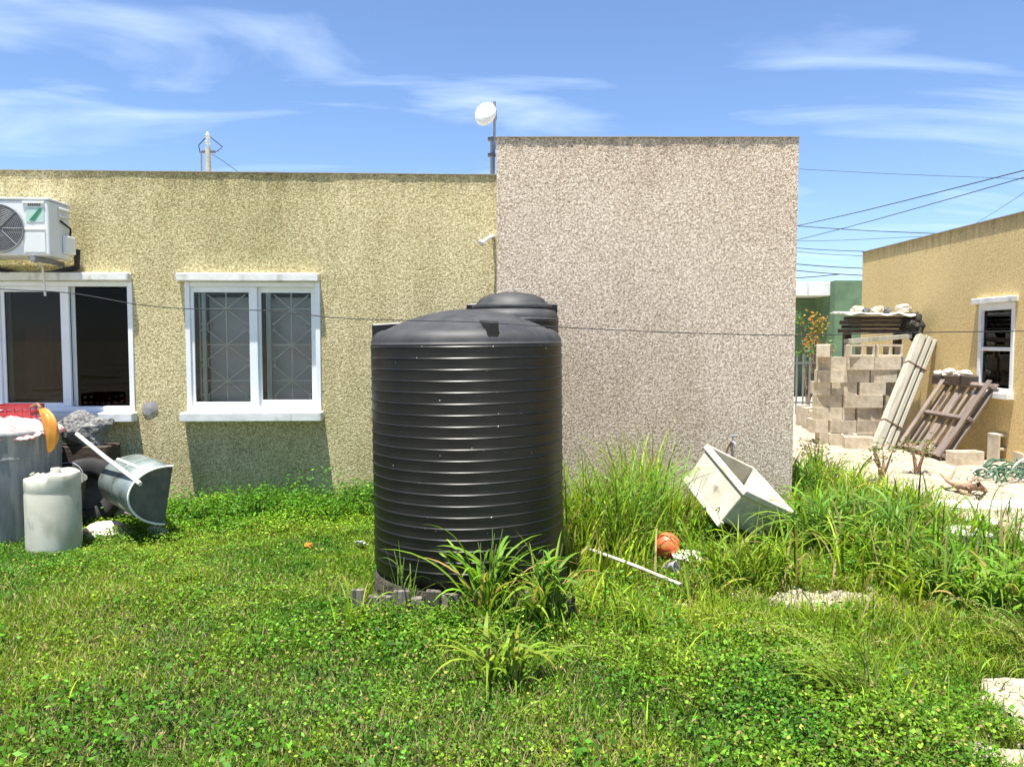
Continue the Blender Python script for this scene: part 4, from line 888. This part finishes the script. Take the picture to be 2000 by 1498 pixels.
# white fence and shrubs by the green house
fe = empty('fence', at(1580, 760, 16.5), 0, 'grey metal fence in front of the green house', 'fence'); fe.location.z = 0
for i in range(9):
    o = MB().box(-.016, .016, -.016, .016, 0, 1.25 + .06 * (i % 2)).build('picket', M['steel'], fe, loc=(-.55 + i * .14, 0, 0))
for z in (.25, 1.1): MB().box(-.6, .65, -.02, .02, z, z + .035).build('rail', M['steel'], fe, loc=(0, .02, 0))

# ------------------------------------------------------------------ foliage builders (numpy)
class Leaves:
    def __init__(s): s.V = []; s.Fq = []; s.C = []; s.n = 0
    def quads(s, P4, colr):      # P4: (n,4,3), colr (n,3)
        n = len(P4)
        if n == 0: return
        s.V.append(P4.reshape(-1, 3)); s.C.append(np.repeat(colr, 4, 0)); s.Fq.append(np.arange(n * 4).reshape(n, 4) + s.n); s.n += n * 4
    def build(s, name, m, parent=None, smooth=True):
        V = np.concatenate(s.V).astype(np.float32); Q = np.concatenate(s.Fq).astype(np.int32); C = np.concatenate(s.C)
        me = bpy.data.meshes.new(name); me.vertices.add(len(V)); me.vertices.foreach_set('co', V.ravel())
        me.loops.add(Q.size); me.loops.foreach_set('vertex_index', Q.ravel()); me.polygons.add(len(Q))
        me.polygons.foreach_set('loop_start', np.arange(0, Q.size, 4, dtype=np.int32))
        try: me.polygons.foreach_set('loop_total', np.full(len(Q), 4, np.int32))
        except Exception: pass
        at_ = me.attributes.new('tint', 'FLOAT_COLOR', 'POINT'); at_.data.foreach_set('color', np.concatenate([C, np.ones((len(C), 1))], 1).astype(np.float32).ravel())
        me.materials.append(m); me.update(calc_edges=True); me.validate()
        o = bpy.data.objects.new(name, me); col.objects.link(o)
        if parent is not None: o.parent = parent
        return o
def unit(v): return v / np.maximum(np.linalg.norm(v, axis=-1, keepdims=True), 1e-9)
def ribbons(L, base, az, length, a0, a1, width, colr, nseg=4, tipcol=None, curl=None):
    """arched grass blades as strips of quads; a0/a1: angle from vertical at base and tip (radians)"""
    n = len(base); p = base.copy(); hx = np.cos(az); hy = np.sin(az); sx = -hy; sy = hx
    tw = rng.uniform(-.7, .7, n); prevl = prevr = None
    for k in range(nseg + 1):
        t = k / nseg; wf = np.minimum(1, .45 + 2.2 * t) * (1 - t ** 2.2) + .02
        ang = a0 + (a1 - a0) * t ** 1.25
        sv = np.stack([sx * np.cos(tw) + hx * np.sin(tw) * np.cos(ang), sy * np.cos(tw) + hy * np.sin(tw) * np.cos(ang), -np.sin(tw) * np.sin(ang)], 1) * (width * wf * .5)[:, None]
        l_, r_ = p - sv, p + sv
        if prevl is not None:
            cc = colr if tipcol is None else colr * (1 - t) + tipcol * t
            L.quads(np.stack([prevl, prevr, r_, l_], 1), cc)
        prevl, prevr = l_, r_
        st = length / nseg; p = p + np.stack([hx * np.sin(ang) * st, hy * np.sin(ang) * st, np.cos(ang) * st], 1)
def leaflets(L, pos, size, colr, tilt=.6, aspect=.7):
    """small single leaves: diamond quads of random orientation, mostly facing up"""
    n = len(pos); az = rng.uniform(0, 2 * np.pi, n); nrm = unit(np.stack([rng.normal(0, tilt, n), rng.normal(0, tilt, n), np.ones(n)], 1))
    d = np.stack([np.cos(az), np.sin(az), np.zeros(n)], 1); d = unit(d - nrm * (d * nrm).sum(1, keepdims=True)); e = np.cross(nrm, d)
    s = size[:, None]
    L.quads(np.stack([pos - d * s * .5, pos + e * s * aspect * .5, pos + d * s * .5, pos - e * s * aspect * .5], 1), colr)
def jitcol(base, n, v=.25, h=.12):
    c = np.array(base)[None, :] * (1 + rng.normal(0, v, (n, 1))); c = c * (1 + rng.normal(0, h, (n, 3))); return np.clip(c, .004, .9)
def scatter(n, x0, x1, y0, y1):
    x = rng.uniform(x0, x1, n); y = rng.uniform(y0, y1, n); return x, y
hx0, hy0 = HO.x, HO.y
def allowed(x, y):
    ok = np.abs(x) < .74 * y + .35
    ok &= ~((x < .0) & (y > hy0 + HA * (x - hx0) - .03)); ok &= ~((x >= -.14) & (x < 2.68) & (y > GY - .02))
    ok &= np.hypot(x - TX, y - TD) > TR - .02
    ok &= np.hypot(x - dcx, y - dcy) > dr - .02
    ok &= np.hypot(x - wb.location.x, y - wb.location.y) > br - .02
    ok &= ~((np.abs(x - TX) < .60) & (np.abs(y - TD) < .62)); ok &= np.hypot(x - 1.137, y - 5.6) > .15
    return ok

# short lawn grass and clover: two uncountable masses
def green(x, y):
    """patchy colour of the lawn: fresh green, yellowish, straw"""
    n = len(x); a = vnoise(x, y, .9, 21); b_ = vnoise(x, y, 3.1, 22); c_ = vnoise(x, y, 8.0, 23)
    fresh = np.array((.100, .200, .010)); yel = np.array((.235, .275, .020)); deep = np.array((.028, .095, .008))
    t = np.clip((a * .5 + b_ * .35 + c_ * .3 - .32) * 1.6, 0, 1)[:, None]
    base = deep * (1 - t) + yel * t; base = base * .65 + fresh * .35
    return base * 1.15
lawn = Leaves()
n = 560000
x, y = scatter(n, -5.2, 4.8, 2.3, 8.0)
keep = allowed(x, y) & ~((path_w(x, y) > .02) & (rng.random(n) > .04)) & ~((bare_w(x, y) > .05) & (rng.random(n) > .15))
keep &= (vnoise(x, y, 5, 31) * .6 + vnoise(x, y, 13, 32) * .4 + rng.random(n) * .5) > .36
x, y = x[keep], y[keep]; n = len(x)
c = green(x, y) * np.exp(rng.normal(0, .42, (n, 1))); straw = rng.random(n) < (.05 + .16 * (vnoise(x, y, 1.4, 33) * .7 + vnoise(x, y, 5, 35) * .3 > .56) + .12 * np.clip((3.4 - y) / .6, 0, 1)); c[straw] = np.array((.40, .34, .16)) * rng.uniform(.6, 1.2, (straw.sum(), 1))
hgt = rng.uniform(.025, .075, n) * (1 + .8 * (vnoise(x, y, 1.1, 34) - .4)); rightw = np.clip((x + .2) / 1.8, 0, 1); hgt *= 1 + .7 * rightw
ribbons(lawn, np.stack([x, y, gz(x, y) - .004], 1), rng.uniform(0, 2 * np.pi, n), hgt, rng.uniform(.1, .7, n), rng.uniform(.6, 1.9, n), rng.uniform(.0035, .0075, n) * (1 + .25 * (y - 3) / 3), np.clip(c, .01, .6), nseg=2)
lo_ = lawn.build('lawn_grass', M['blade']); tag(lo_, 'short patchy green lawn grass covering the yard', 'grass', kind='stuff')

clov = Leaves()
n = 560000
x, y = scatter(n, -5.2, 4.8, 2.3, 8.2)
lush = vnoise(x, y, 1.3, 41) * .55 + vnoise(x, y, 4, 42) * .45
nearwall = np.clip(1 - (hy0 + HA * (x - hx0) - y) / 1.25, 0, 1) * (x < -.8)
frontpad = np.exp(-(((x + .5) / .75) ** 2 + ((y - 4.0) / .42) ** 2)); rightpad = np.exp(-(((x - 1.35) / .7) ** 2 + ((y - 3.1) / .7) ** 2))
dens = np.clip(lush * 1.05 - .17, .06, 1) + nearwall * .8 + frontpad * .7 + rightpad * .7
keep = allowed(x, y) & (rng.random(n) < dens) & ~((path_w(x, y) > -.02) & (rng.random(n) > .03)) & ~((bare_w(x, y) > .0) & (rng.random(n) > .08))
x, y, lush, nw, fp, rp_ = x[keep], y[keep], lush[keep], nearwall[keep], frontpad[keep], rightpad[keep]; n = len(x)
top = .03 + .05 * vnoise(x, y, 6, 43) * (.5 + lush) + nw * .15 * (.35 + vnoise(x, y, 3, 44)) + fp * .07 + rp_ * .07
z = gz(x, y) + top * rng.uniform(.25, 1, n) ** .6
c = green(x, y) * .85 + np.array((.012, .045, .006)) ; c[nw > .3] *= np.array((.95, 1.12, .9)); c *= np.exp(rng.normal(0, .45, (n, 1)))
yl = rng.random(n) < .035; c[yl] = np.array((.42, .40, .08)) * rng.uniform(.6, 1.1, (yl.sum(), 1)); dr2 = rng.random(n) < .03; c[dr2] = np.array((.28, .19, .09)) * rng.uniform(.5, 1.2, (dr2.sum(), 1))
leaflets(clov, np.stack([x, y, z], 1), rng.uniform(.010, .022, n) * (1 + .5 * nw + .25 * fp + .25 * rp_), np.clip(c, .008, .6), tilt=.65, aspect=.75)
co = clov.build('ground_cover_weeds', M['leaf']); tag(co, 'low leafy clover and creeping weeds spread through the lawn', 'weeds', kind='stuff')

# loose limestone pebbles over the path and its ragged edges
pe = Leaves(); n = 26000
x = rng.uniform(.9, 6.3, n); y = rng.uniform(2.3, 12.5, n); pw = path_w(x, y); bwv = bare_w(x, y)
keep = (((pw > -.30) & (rng.random(n) < np.clip(.25 + pw * 2.2 + .4, .05, .8))) | ((bwv > -.45) & (y < 5.3))) & (np.abs(x) < .72 * y + .2); x, y = x[keep], y[keep]; n = len(x)
r_ = rng.uniform(.004, .016, n) * (1 + (rng.random(n) < .04) * 1.6); c = np.array((.50, .45, .36)) * rng.uniform(.55, 1.15, (n, 1)) * (1 + rng.normal(0, .05, (n, 3)))
ctr = np.stack([x, y, gz(x, y) + .010 + r_ * .3], 1); a = rng.uniform(0, 6.28, n); ring = []
for k_ in range(4):
    aa = a + k_ * 1.571 + rng.normal(0, .25, n); rr = r_ * rng.uniform(.8, 1.25, n); ring.append(ctr + np.stack([rr * np.cos(aa), rr * np.sin(aa), rng.normal(0, .15, n) * r_], 1))
tp = [ctr + np.stack([(ring[k_] - ctr)[:, 0] * .5, (ring[k_] - ctr)[:, 1] * .5, r_ * rng.uniform(.5, .8, n)], 1) for k_ in range(4)]
lowr = [p - np.array((0, 0, .02)) for p in ring]
pe.quads(np.stack(tp, 1), c)
for k_ in range(4):
    k2 = (k_ + 1) % 4; pe.quads(np.stack([ring[k_], ring[k2], tp[k2], tp[k_]], 1), c); pe.quads(np.stack([lowr[k_], lowr[k2], ring[k2], ring[k_]], 1), c)
M['pebble'] = leaf_mat('pebbles', transl=0, rough=.95); po = pe.build('gravel', M['pebble']); tag(po, 'loose pale limestone pebbles along the path and its edges', 'gravel', kind='stuff')

# ------------------------------------------------------------------ tall grass: single plants the photograph shows, and the mass behind
GT = 'tall grass plants around the tanks and sink'
def tall_plant(base, nb, h, spread, width, label, colr=(.12, .24, .025), droop=(1.1, 2.6), seedhead=False, azr=None, tip=None, lean=(.05, .5)):
    L = Leaves(); base = Vector(base); nb = int(nb * 1.5); n = nb; width *= .86
    o = empty('tall_grass', (base.x, base.y, float(gz(base.x, base.y))), 0, label, 'tall grass', GT); o['kind'] = 'thing'
    bp = np.stack([rng.normal(0, spread, n), rng.normal(0, spread, n), np.zeros(n) - .01], 1)
    az = rng.uniform(0, 2 * np.pi, n) if azr is None else rng.uniform(azr[0], azr[1], n)
    ln = h * rng.uniform(.55, 1.15, n); c = jitcol(colr, n, .22, .08); dry = rng.random(n) < .08; c[dry] = np.array((.34, .27, .10)) * rng.uniform(.7, 1.1, (dry.sum(), 1))
    ribbons(L, bp, az, ln, rng.uniform(*lean, n), rng.uniform(*droop, n), width * rng.uniform(.6, 1.2, n), c, nseg=9, tipcol=np.clip(c * np.array((1.35, 1.15, 1.0)), 0, .7))
    # leaves also leave the stems part way up
    if h > .35:
        m_ = nb; bp2 = np.stack([rng.normal(0, spread * .7, m_), rng.normal(0, spread * .7, m_), h * rng.uniform(.02, .5, m_)], 1); c2 = jitcol(colr, m_, .22, .08)
        az2 = rng.uniform(0, 2 * np.pi, m_) if azr is None else rng.uniform(azr[0], azr[1], m_)
        ribbons(L, bp2, az2, h * rng.uniform(.3, .6, m_), rng.uniform(.2, .7, m_), rng.uniform(1.6, 2.8, m_), width * rng.uniform(.7, 1.2, m_), c2, nseg=8)
    L.build('blades', M['blade'], o)['kind'] = 'stuff'
    st = MB()
    for i in range(max(2, nb // 4)):
        a = rng.uniform(0, 6.28); r = rng.uniform(0, spread * 1.2); hh = h * rng.uniform(.45, .8); x_, y_ = r * math.cos(a), r * math.sin(a); k_ = rng.uniform(-.06, .06)
        st.tube([(x_, y_, -.01), (x_ + k_ * .5, y_, hh * .5), (x_ + k_ * 1.5, y_ + .02, hh)], [.004, .0035, .002], 5)
    if st.v:
        so_ = st.build('stalk', M['stalk'], o)
    if seedhead:
        Lh_ = Leaves()
        for i in range(seedhead):
            a = rng.uniform(*(azr or (0, 6.28))); hh = h * rng.uniform(.8, 1.15); npt = 60; t = np.linspace(.35, 1, npt); ang = .25 + 1.75 * t ** 1.3
            r = np.cumsum(np.sin(ang)) * hh / npt * 1.3; z_ = .25 * hh + np.cumsum(np.cos(ang)) * hh / npt * 1.5
            P_ = np.stack([np.cos(a) * r, np.sin(a) * r, z_], 1) + rng.normal(0, .002, (npt, 3)); leaflets(Lh_, np.repeat(P_, 3, 0) + rng.normal(0, .0045, (npt * 3, 3)), rng.uniform(.006, .014, npt * 3), jitcol((.34, .36, .12), npt * 3, .2, .08), tilt=1.2, aspect=.4)
        Lh_.build('seed_head', M['blade'], o)
    return o
M['stalk'] = mat('grass_stalk', (.13, .20, .035), (.22, .26, .07), 20, rough=.6)
Gp = lambda a, b_: gnd(a, b_)
tall_plant(Gp(952, 1222), 22, .68, .04, .026, 'tall bright grass with arching blades right in front of the large tank', (.14, .27, .025))
tall_plant(Gp(1062, 1228), 26, .62, .06, .026, 'tall grass at the right front corner of the large tank base', (.14, .26, .03))
tall_plant(Gp(788, 1205), 7, .46, .03, .010, 'few thin stalks of grass at the left front of the tank base', (.12, .22, .03), droop=(.2, 1.2))
tall_plant(Gp(985, 1345), 18, .44, .06, .026, 'drooping broad grass on the lawn below the tank front', (.17, .27, .03), droop=(1.6, 2.7))
tall_plant(Gp(1165, 1085), 26, .55, .07, .012, 'thin grass tuft against the right side of the large tank', (.09, .19, .02))
tall_plant(Gp(1215, 1080), 46, .92, .12, .016, 'tall upright grass by the grey wall right of the tanks', (.12, .24, .03), droop=(.4, 1.8), lean=(.02, .35))
tall_plant(Gp(1272, 1042), 40, .92, .12, .016, 'tall upright grass by the grey wall behind the red ball', (.13, .26, .03), droop=(.4, 1.8), lean=(.02, .3))
tall_plant(Gp(1360, 1165), 24, .34, .09, .014, 'yellowish grass tuft in front of the stone left of the sink', (.16, .24, .03))
tall_plant(Gp(1430, 1145), 26, .46, .07, .016, 'bright grass growing up in front of the tipped sink', (.19, .29, .03), droop=(.6, 2.0))
tall_plant(Gp(1520, 1120), 22, .40, .07, .016, 'grass under the right corner of the tipped sink', (.14, .26, .03), droop=(.6, 2.2))
tall_plant(Gp(1600, 1085), 34, .70, .09, .024, 'broad leaved grass just right of the tipped sink', (.13, .26, .035), droop=(1.8, 2.9))
tall_plant(Gp(1572, 985), 34, .68, .09, .018, 'leafy grass against the corner of the grey wing', (.09, .20, .025))
tall_plant(Gp(1660, 1050), 44, .68, .13, .020, 'thick grass clump between the sink and the limestone path', (.12, .24, .03), droop=(1.2, 2.6))
tall_plant(Gp(1735, 1095), 36, .66, .09, .026, 'drooping broad grass beside the path, left of the sunken block', (.13, .25, .04), droop=(1.8, 2.9))
tall_plant(Gp(1800, 1050), 30, .58, .10, .018, 'yellow green grass at the path edge near the root', (.17, .25, .04))
tall_plant(Gp(1850, 1180), 32, .50, .10, .022, 'broad grass below the sunken concrete block', (.14, .26, .03), droop=(1.6, 2.8))
tall_plant(Gp(1965, 1195), 36, .52, .10, .024, 'broad drooping grass at the right edge below the sunken block', (.15, .28, .03), droop=(1.6, 2.8))
tall_plant(Gp(1690, 1385), 18, .52, .05, .012, 'feathery grass with pale seed heads arching left on the lawn', (.14, .22, .03), seedhead=5, azr=(2.6, 3.4), droop=(1.2, 2.2), lean=(.3, .8))
tall_plant(Gp(2010, 1290), 14, .40, .05, .014, 'pale seeding grass at the far right edge', (.17, .22, .04), seedhead=3, azr=(2.0, 3.6))
tall_plant(Gp(690, 1195), 10, .22, .03, .012, 'small pale grass tuft left of the tank base', (.2, .28, .05), azr=(2.2, 3.8))
tall_plant(Gp(165, 1262), 3, .16, .02, .012, 'left small yellow bent grass blade on the lawn', (.30, .32, .06), droop=(2.0, 2.9))
tall_plant(Gp(232, 1262), 3, .16, .02, .012, 'right small yellow bent grass blade on the lawn', (.30, .32, .06), droop=(2.0, 2.9))

tg = Leaves()
def weeds(n, x0, x1, y0, y1, hlo, hhi, wlo, whi, patch, upright, seed, dryf=.10, veto=None):
    x = rng.uniform(x0, x1, n); y = rng.uniform(y0, y1, n)
    keep = allowed(x, y) & (vnoise(x, y, 2.4, seed) * .65 + vnoise(x, y, 6, seed + 1) * .35 + rng.normal(0, .06, n) > patch) & (path_w(x, y) < .05 + .25 * (rng.random(n) < .15)) & (bare_w(x, y) < .15)
    if veto is not None: keep &= ~veto(x, y)
    x, y = x[keep], y[keep]; n = len(x); c = green(x, y) * 1.2 * np.exp(rng.normal(-.05, .45, (n, 1))); dry = rng.random(n) < dryf; c[dry] = np.array((.36, .29, .12)) * rng.uniform(.5, 1.1, (dry.sum(), 1))
    hm = (.55 + .9 * vnoise(x, y, 1.7, seed + 2)); bend = rng.random(n) < .12
    a1 = rng.uniform(.3, 1.4 if upright else 2.6, n); a1[bend] = rng.uniform(2.2, 3.0, bend.sum())
    ribbons(tg, np.stack([x, y, gz(x, y) - .01], 1), rng.uniform(0, 6.28, n), rng.uniform(hlo, hhi, n) * hm, rng.uniform(.0, .45, n), a1, rng.uniform(wlo, whi, n), np.clip(c, .01, .6), nseg=6)
ballv = lambda x, y: ((np.abs(x - bc.x + .05) < .17) & (y < bc.y + .12) & (y > bc.y - .9) & (rng.random(len(x)) > .06)) | ((x > 1.35) & (x < 2.15) & (y > 5.15) & (y < 6.0) & (rng.random(len(x)) > .15))
weeds(2000, .12, 1.25, 5.0, 7.12, .25, .78, .009, .019, .47, True, 51, veto=ballv)          # tall and thin by the grey wall
weeds(3000, 1.1, 2.75, 4.7, 7.12, .15, .50, .009, .021, .42, False, 54, veto=ballv)         # round the sink
weeds(6500, 2.3, 4.7, 4.4, 9.2, .16, .52, .010, .026, .40, False, 57, veto=lambda x, y: (np.abs(x - 3.83) < .32) & (y > 5.0) & (y < 6.5) & (rng.random(len(x)) > .15))                       # along the path
weeds(2600, -.95, .75, 3.95, 4.45, .10, .40, .005, .012, .42, False, 61, veto=lambda x, y: ((y > 4.29) & (rng.random(len(x)) > .3)) | ((x < -.25) & (rng.random(len(x)) > .35)))   # before the tank base
weeds(5000, .2, 3.2, 2.9, 4.9, .08, .28, .004, .010, .50, False, 64)                          # rougher grass to the right
weeds(900, -5, -.5, 2.8, 6.5, .08, .20, .003, .007, .55, False, 67)
to = tg.build('tall_weeds', M['blade']); tag(to, 'thick mass of tall weeds and grass right of the tanks', 'weeds', kind='stuff')
# broad leafy weeds at the wall foot and round the right side
bw = Leaves(); n = 60000
x = rng.uniform(-3.4, 4.4, n); y = rng.uniform(2.3, 9.0, n); lowf = np.clip((y - 4.2) / 1.2, .30, 1)
wl_ = np.clip(1.3 - (hy0 + HA * (x - hx0) - y) / .8, 0, 1) * (x < -.7) * (vnoise(x, y, 2.4, 61) > .3) + (x > .2) * (vnoise(x, y, 1.8, 62) > .60) * .8 + (y < 4.6) * (vnoise(x, y, 1.6, 68) * .6 + vnoise(x, y, 5, 69) * .4 > .56) * .7
keep = allowed(x, y) & (rng.random(n) < wl_) & (path_w(x, y) < -.02) & (bare_w(x, y) < .0); x, y, lowf = x[keep], y[keep], lowf[keep]; n = len(x)
c = np.array((.060, .155, .014)) * np.exp(rng.normal(0, .4, (n, 1))); leaflets(bw, np.stack([x, y, gz(x, y) + .03 + lowf * rng.uniform(.02, .26, n) * (.4 + .9 * vnoise(x, y, 3.5, 63)) * (1 + .7 * np.exp(-((x + 1.5) / .7) ** 2))], 1), rng.uniform(.018, .042, n), np.clip(c, .008, .5) * np.array((1.1, 1.15, 1)), tilt=.8, aspect=.6)
bush = []
for k_ in range(150):
    bx = rng.uniform(-3.2, -.75); wy = hy0 + HA * (bx - hx0); by = wy - abs(rng.normal(.05, .28)) - .04
    hh = rng.uniform(.10, .22) + .20 * math.exp(-((bx + 1.35) / .45) ** 2) * rng.uniform(.3, 1) + .10 * math.exp(-((bx + 2.2) / .3) ** 2)
    if not allowed(np.array([bx]), np.array([by]))[0]: continue
    for q_ in range(int(7 + hh * 20)):
        a = rng.uniform(0, 6.28); out = rng.uniform(.3, .9) * hh * .55; m_ = int(8 + hh * 30); t = rng.uniform(.15, 1, m_)
        bush.append(np.stack([bx + np.cos(a) * out * t ** 1.5, by + np.sin(a) * out * t ** 1.5, t * hh * rng.uniform(.7, 1.1)], 1) + rng.normal(0, .012, (m_, 3)))
bush = np.concatenate(bush); bush = bush[bush[:, 1] < hy0 + HA * (bush[:, 0] - hx0) - .015]; n = len(bush)
leaflets(bw, bush, rng.uniform(.012, .030, n), np.clip(np.array((.075, .185, .014)) * np.exp(rng.normal(0, .45, (n, 1))), .008, .5), tilt=.8, aspect=.62)
bo = bw.build('leafy_weeds', M['leaf']); tag(bo, 'leafy green weeds along the foot of the wall and between the grasses', 'weeds', kind='stuff')

# shrub with yellow orange leaves by the fence
def shrub(p, r, h, colr, label, nl, name='shrub'):
    o = empty(name, p, 0, label, 'shrub'); st = MB(); L = Leaves(); P_ = []
    for i in range(9):
        a = rng.uniform(0, 6.28); tip = Vector((r * .7 * math.cos(a) * rng.uniform(.3, 1), r * .5 * math.sin(a), h * rng.uniform(.6, 1))); st.tube([(0, 0, 0), tip * .5 + Vector((.02, 0, .05)), tip], [.02, .012, .004], 5)
        P_.append(np.array(tip)[None] + rng.normal(0, r * .22, (nl // 9, 3)))
    st.build('stem', M['bark'], o); P_ = np.concatenate(P_); leaflets(L, P_, rng.uniform(.05, .11, len(P_)) * (1 if h > 1 else .55), np.concatenate([jitcol(c_, len(P_) // len(colr) + 1, .25, .15) for c_ in colr])[:len(P_)], tilt=1.0, aspect=.5); L.build('foliage', M['leaf'], o); return o
g = at(1578, 700, 16.9)
shrub((g.x, 16.9, 0), .45, 2.15, [(.45, .22, .03), (.10, .16, .04), (.30, .22, .05)], 'tall shrub with orange yellow leaves behind the metal fence', 420)
g = at(1600, 700, 15.8)
shrub((g.x, 15.8, 0), .40, 1.5, [(.08, .15, .05), (.14, .2, .1)], 'green leafy shrub in front of the metal fence by the block pile', 380)
# dry plants growing through the path
for i, (a, b_, lab) in enumerate(((1720, 945, 'dry bushy weed on the path in front of the bundled boards'), (1790, 930, 'dry stalk on the path in front of the pallet'), (1585, 930, 'leafy weed beside the corner of the grey wing on the path'))):
    g = gnd(a, b_); shrub((g.x, g.y, 0), .22, .42, [(.12, .17, .05), (.24, .2, .1)], lab, 150, 'path_weed')

# litter on the lawn
for (a, b_, s, m_, lab) in ((603, 1064, .03, 'orange', 'dry orange leaf lying on the lawn left of the tank'), (706, 1060, .05, 'pvc', 'crumpled white paper scrap on the grass beside the tank'), (424, 1000, .05, 'pvc', 'white paper scrap in the weeds under the grilled window')):
    g = gnd(a, b_, .07); mb = MB(); n = 5; vs = []; fs = []
    for i in range(n + 1):
        for j in range(n + 1): vs.append(((i / n - .5) * 2 * s, (j / n - .5) * 1.4 * s, .025 * mnoise.noise(Vector((i * .9, j * .9, a)))))
    for i in range(n):
        for j in range(n): fs.append((i*(n+1)+j, (i+1)*(n+1)+j, (i+1)*(n+1)+j+1, i*(n+1)+j+1))
    mb.add(vs, fs); o = mb.build('litter', M[m_], None, loc=g); o.rotation_euler = (.5, .2, a); s_ = o.modifiers.new('t', 'SOLIDIFY'); s_.thickness = .002; tag(o, lab, 'litter')

# ------------------------------------------------------------------ wires and poles
def cable(name, P, r, label, cat='cable', group=None, m='cable'):
    mb = MB(); P = [Vector(p) for p in P]; pts = []
    n = len(P)
    for i in range(n - 1):
        p0, p1, p2, p3 = P[max(i-1, 0)], P[i], P[i+1], P[min(i+2, n-1)]
        for k_ in range(8):
            t = k_ / 8; pts.append(.5 * ((2 * p1) + (p2 - p0) * t + (2*p0 - 5*p1 + 4*p2 - p3) * t*t + (3*p1 - p0 - 3*p2 + p3) * t**3))
    pts.append(P[-1]); mb.tube(pts, r if cat == 'line' else r * .68, 6); o = mb.build(name, M[m], None); return tag(o, label, cat, group)
YC = 3.95
cable('clothes_line', [at(-150, 556, YC), at(20, 566, YC), at(140, 573, YC), at(270, 595, YC), at(380, 604, YC), at(520, 607, YC), at(660, 621, YC), at(800, 626, YC), at(920, 629, YC), at(1110, 640, YC), at(1330, 650, YC), at(1560, 655, YC), at(1760, 650, YC), at(2150, 645, YC)], .0023, 'thin dark line strung across the yard in front of the tanks', 'line')
GW = 'overhead cables beyond the houses'
for (p0, p1, Y0, Y1, r, lab) in (
    ((1480, 458), (2060, 318), 24, 13, .014, 'upper of the two cables rising to the right edge'),
    ((1480, 488), (2060, 330), 24, 13, .012, 'lower of the two cables rising to the right edge'),
    ((1480, 436), (1900, 459), 26, 24, .018, 'cable dipping right to the ochre roof line'),
    ((1480, 478), (1720, 492), 27, 27, .016, 'thin cable just above the ochre roof corner'),
    ((1480, 472), (1800, 462), 29, 29, .012, 'faint cable crossing above the ochre roof corner'),
    ((1480, 484), (1720, 502), 29, 29, .014, 'thin cable meeting the ochre wall corner'),
    ((1480, 508), (1720, 526), 27, 27, .022, 'thick upper cable over the green house'),
    ((1480, 520), (1720, 540), 27, 27, .022, 'thick middle cable over the green house'),
    ((1480, 544), (1640, 536), 27, 27, .022, 'lowest cable just over the white roof edge'),
    ((1480, 326), (2060, 352), 38, 30, .014, 'highest faint cable in the sky right of the grey wing'),
    ((1900, 440), (2060, 335), 30, 22, .012, 'steep faint cable above the ochre roof at right')):
    a, b = at(*p0, Y0), at(*p1, Y1); mid = (a + b) / 2 + Vector((0, 0, -.05)); cable('overhead_cable', [a, mid, b], r, lab, 'cable', GW)
# far utility pole above the roof
PY = 32; pb_ = at(407, 335, PY); pl = empty('utility_pole', (pb_.x, PY, 0), 0, 'distant grey utility pole rising above the tan roof', 'pole')
mb = MB(); mb.tube([(0, 0, 0), (0, 0, at(407, 288, PY).z)], [.14, .11], 10); mb.build('mast', M['concrete'], pl)
mb = MB(); mb.tube([(.0, 0, at(407, 288, PY).z), (0, 0, at(407, 258, PY).z)], .05, 8); mb.build('top_pin', M['pvc'], pl)
mb = MB(); zt2 = at(407, 262, PY).z
for z in (0, .25): mb.lathe([(.001, z), (.12, z), (.06, z + .08), (.10, z + .12), (.001, z + .2)], 10, M=Matrix.Translation((0, 0, zt2 - .4)))
mb.build('insulator', M['sheet'], pl)
MB().box(-.26, .3, -.05, .05, at(407, 297, PY).z - .04, at(407, 297, PY).z + .04).build('crossarm', M['dull'], pl)
mb = MB(); mb.tube([(-.28, 0, 0), (-.28, 0, at(407, 297, PY).z)], .03, 6); mb.build('conduit', M['steel'], pl)
mb = MB(); q0 = Vector((-.1, 0, at(407, 270, PY).z)); mb.tube([q0, q0 + Vector((-.28, 0, -.3)), q0 + Vector((-.22, 0, -.6))], .02, 5); q0 = Vector((.1, 0, at(407, 268, PY).z)); mb.tube([q0, q0 + Vector((.5, 0, -.4)), q0 + Vector((.25, 0, -.6))], .02, 5); mb.build('jumper_wire', M['cable'], pl)
cable('overhead_cable', [at(415, 302, PY), at(440, 318, PY - 2), at(500, 362, PY - 4)], .02, 'slack cable running down right from the utility pole', 'cable', GW)
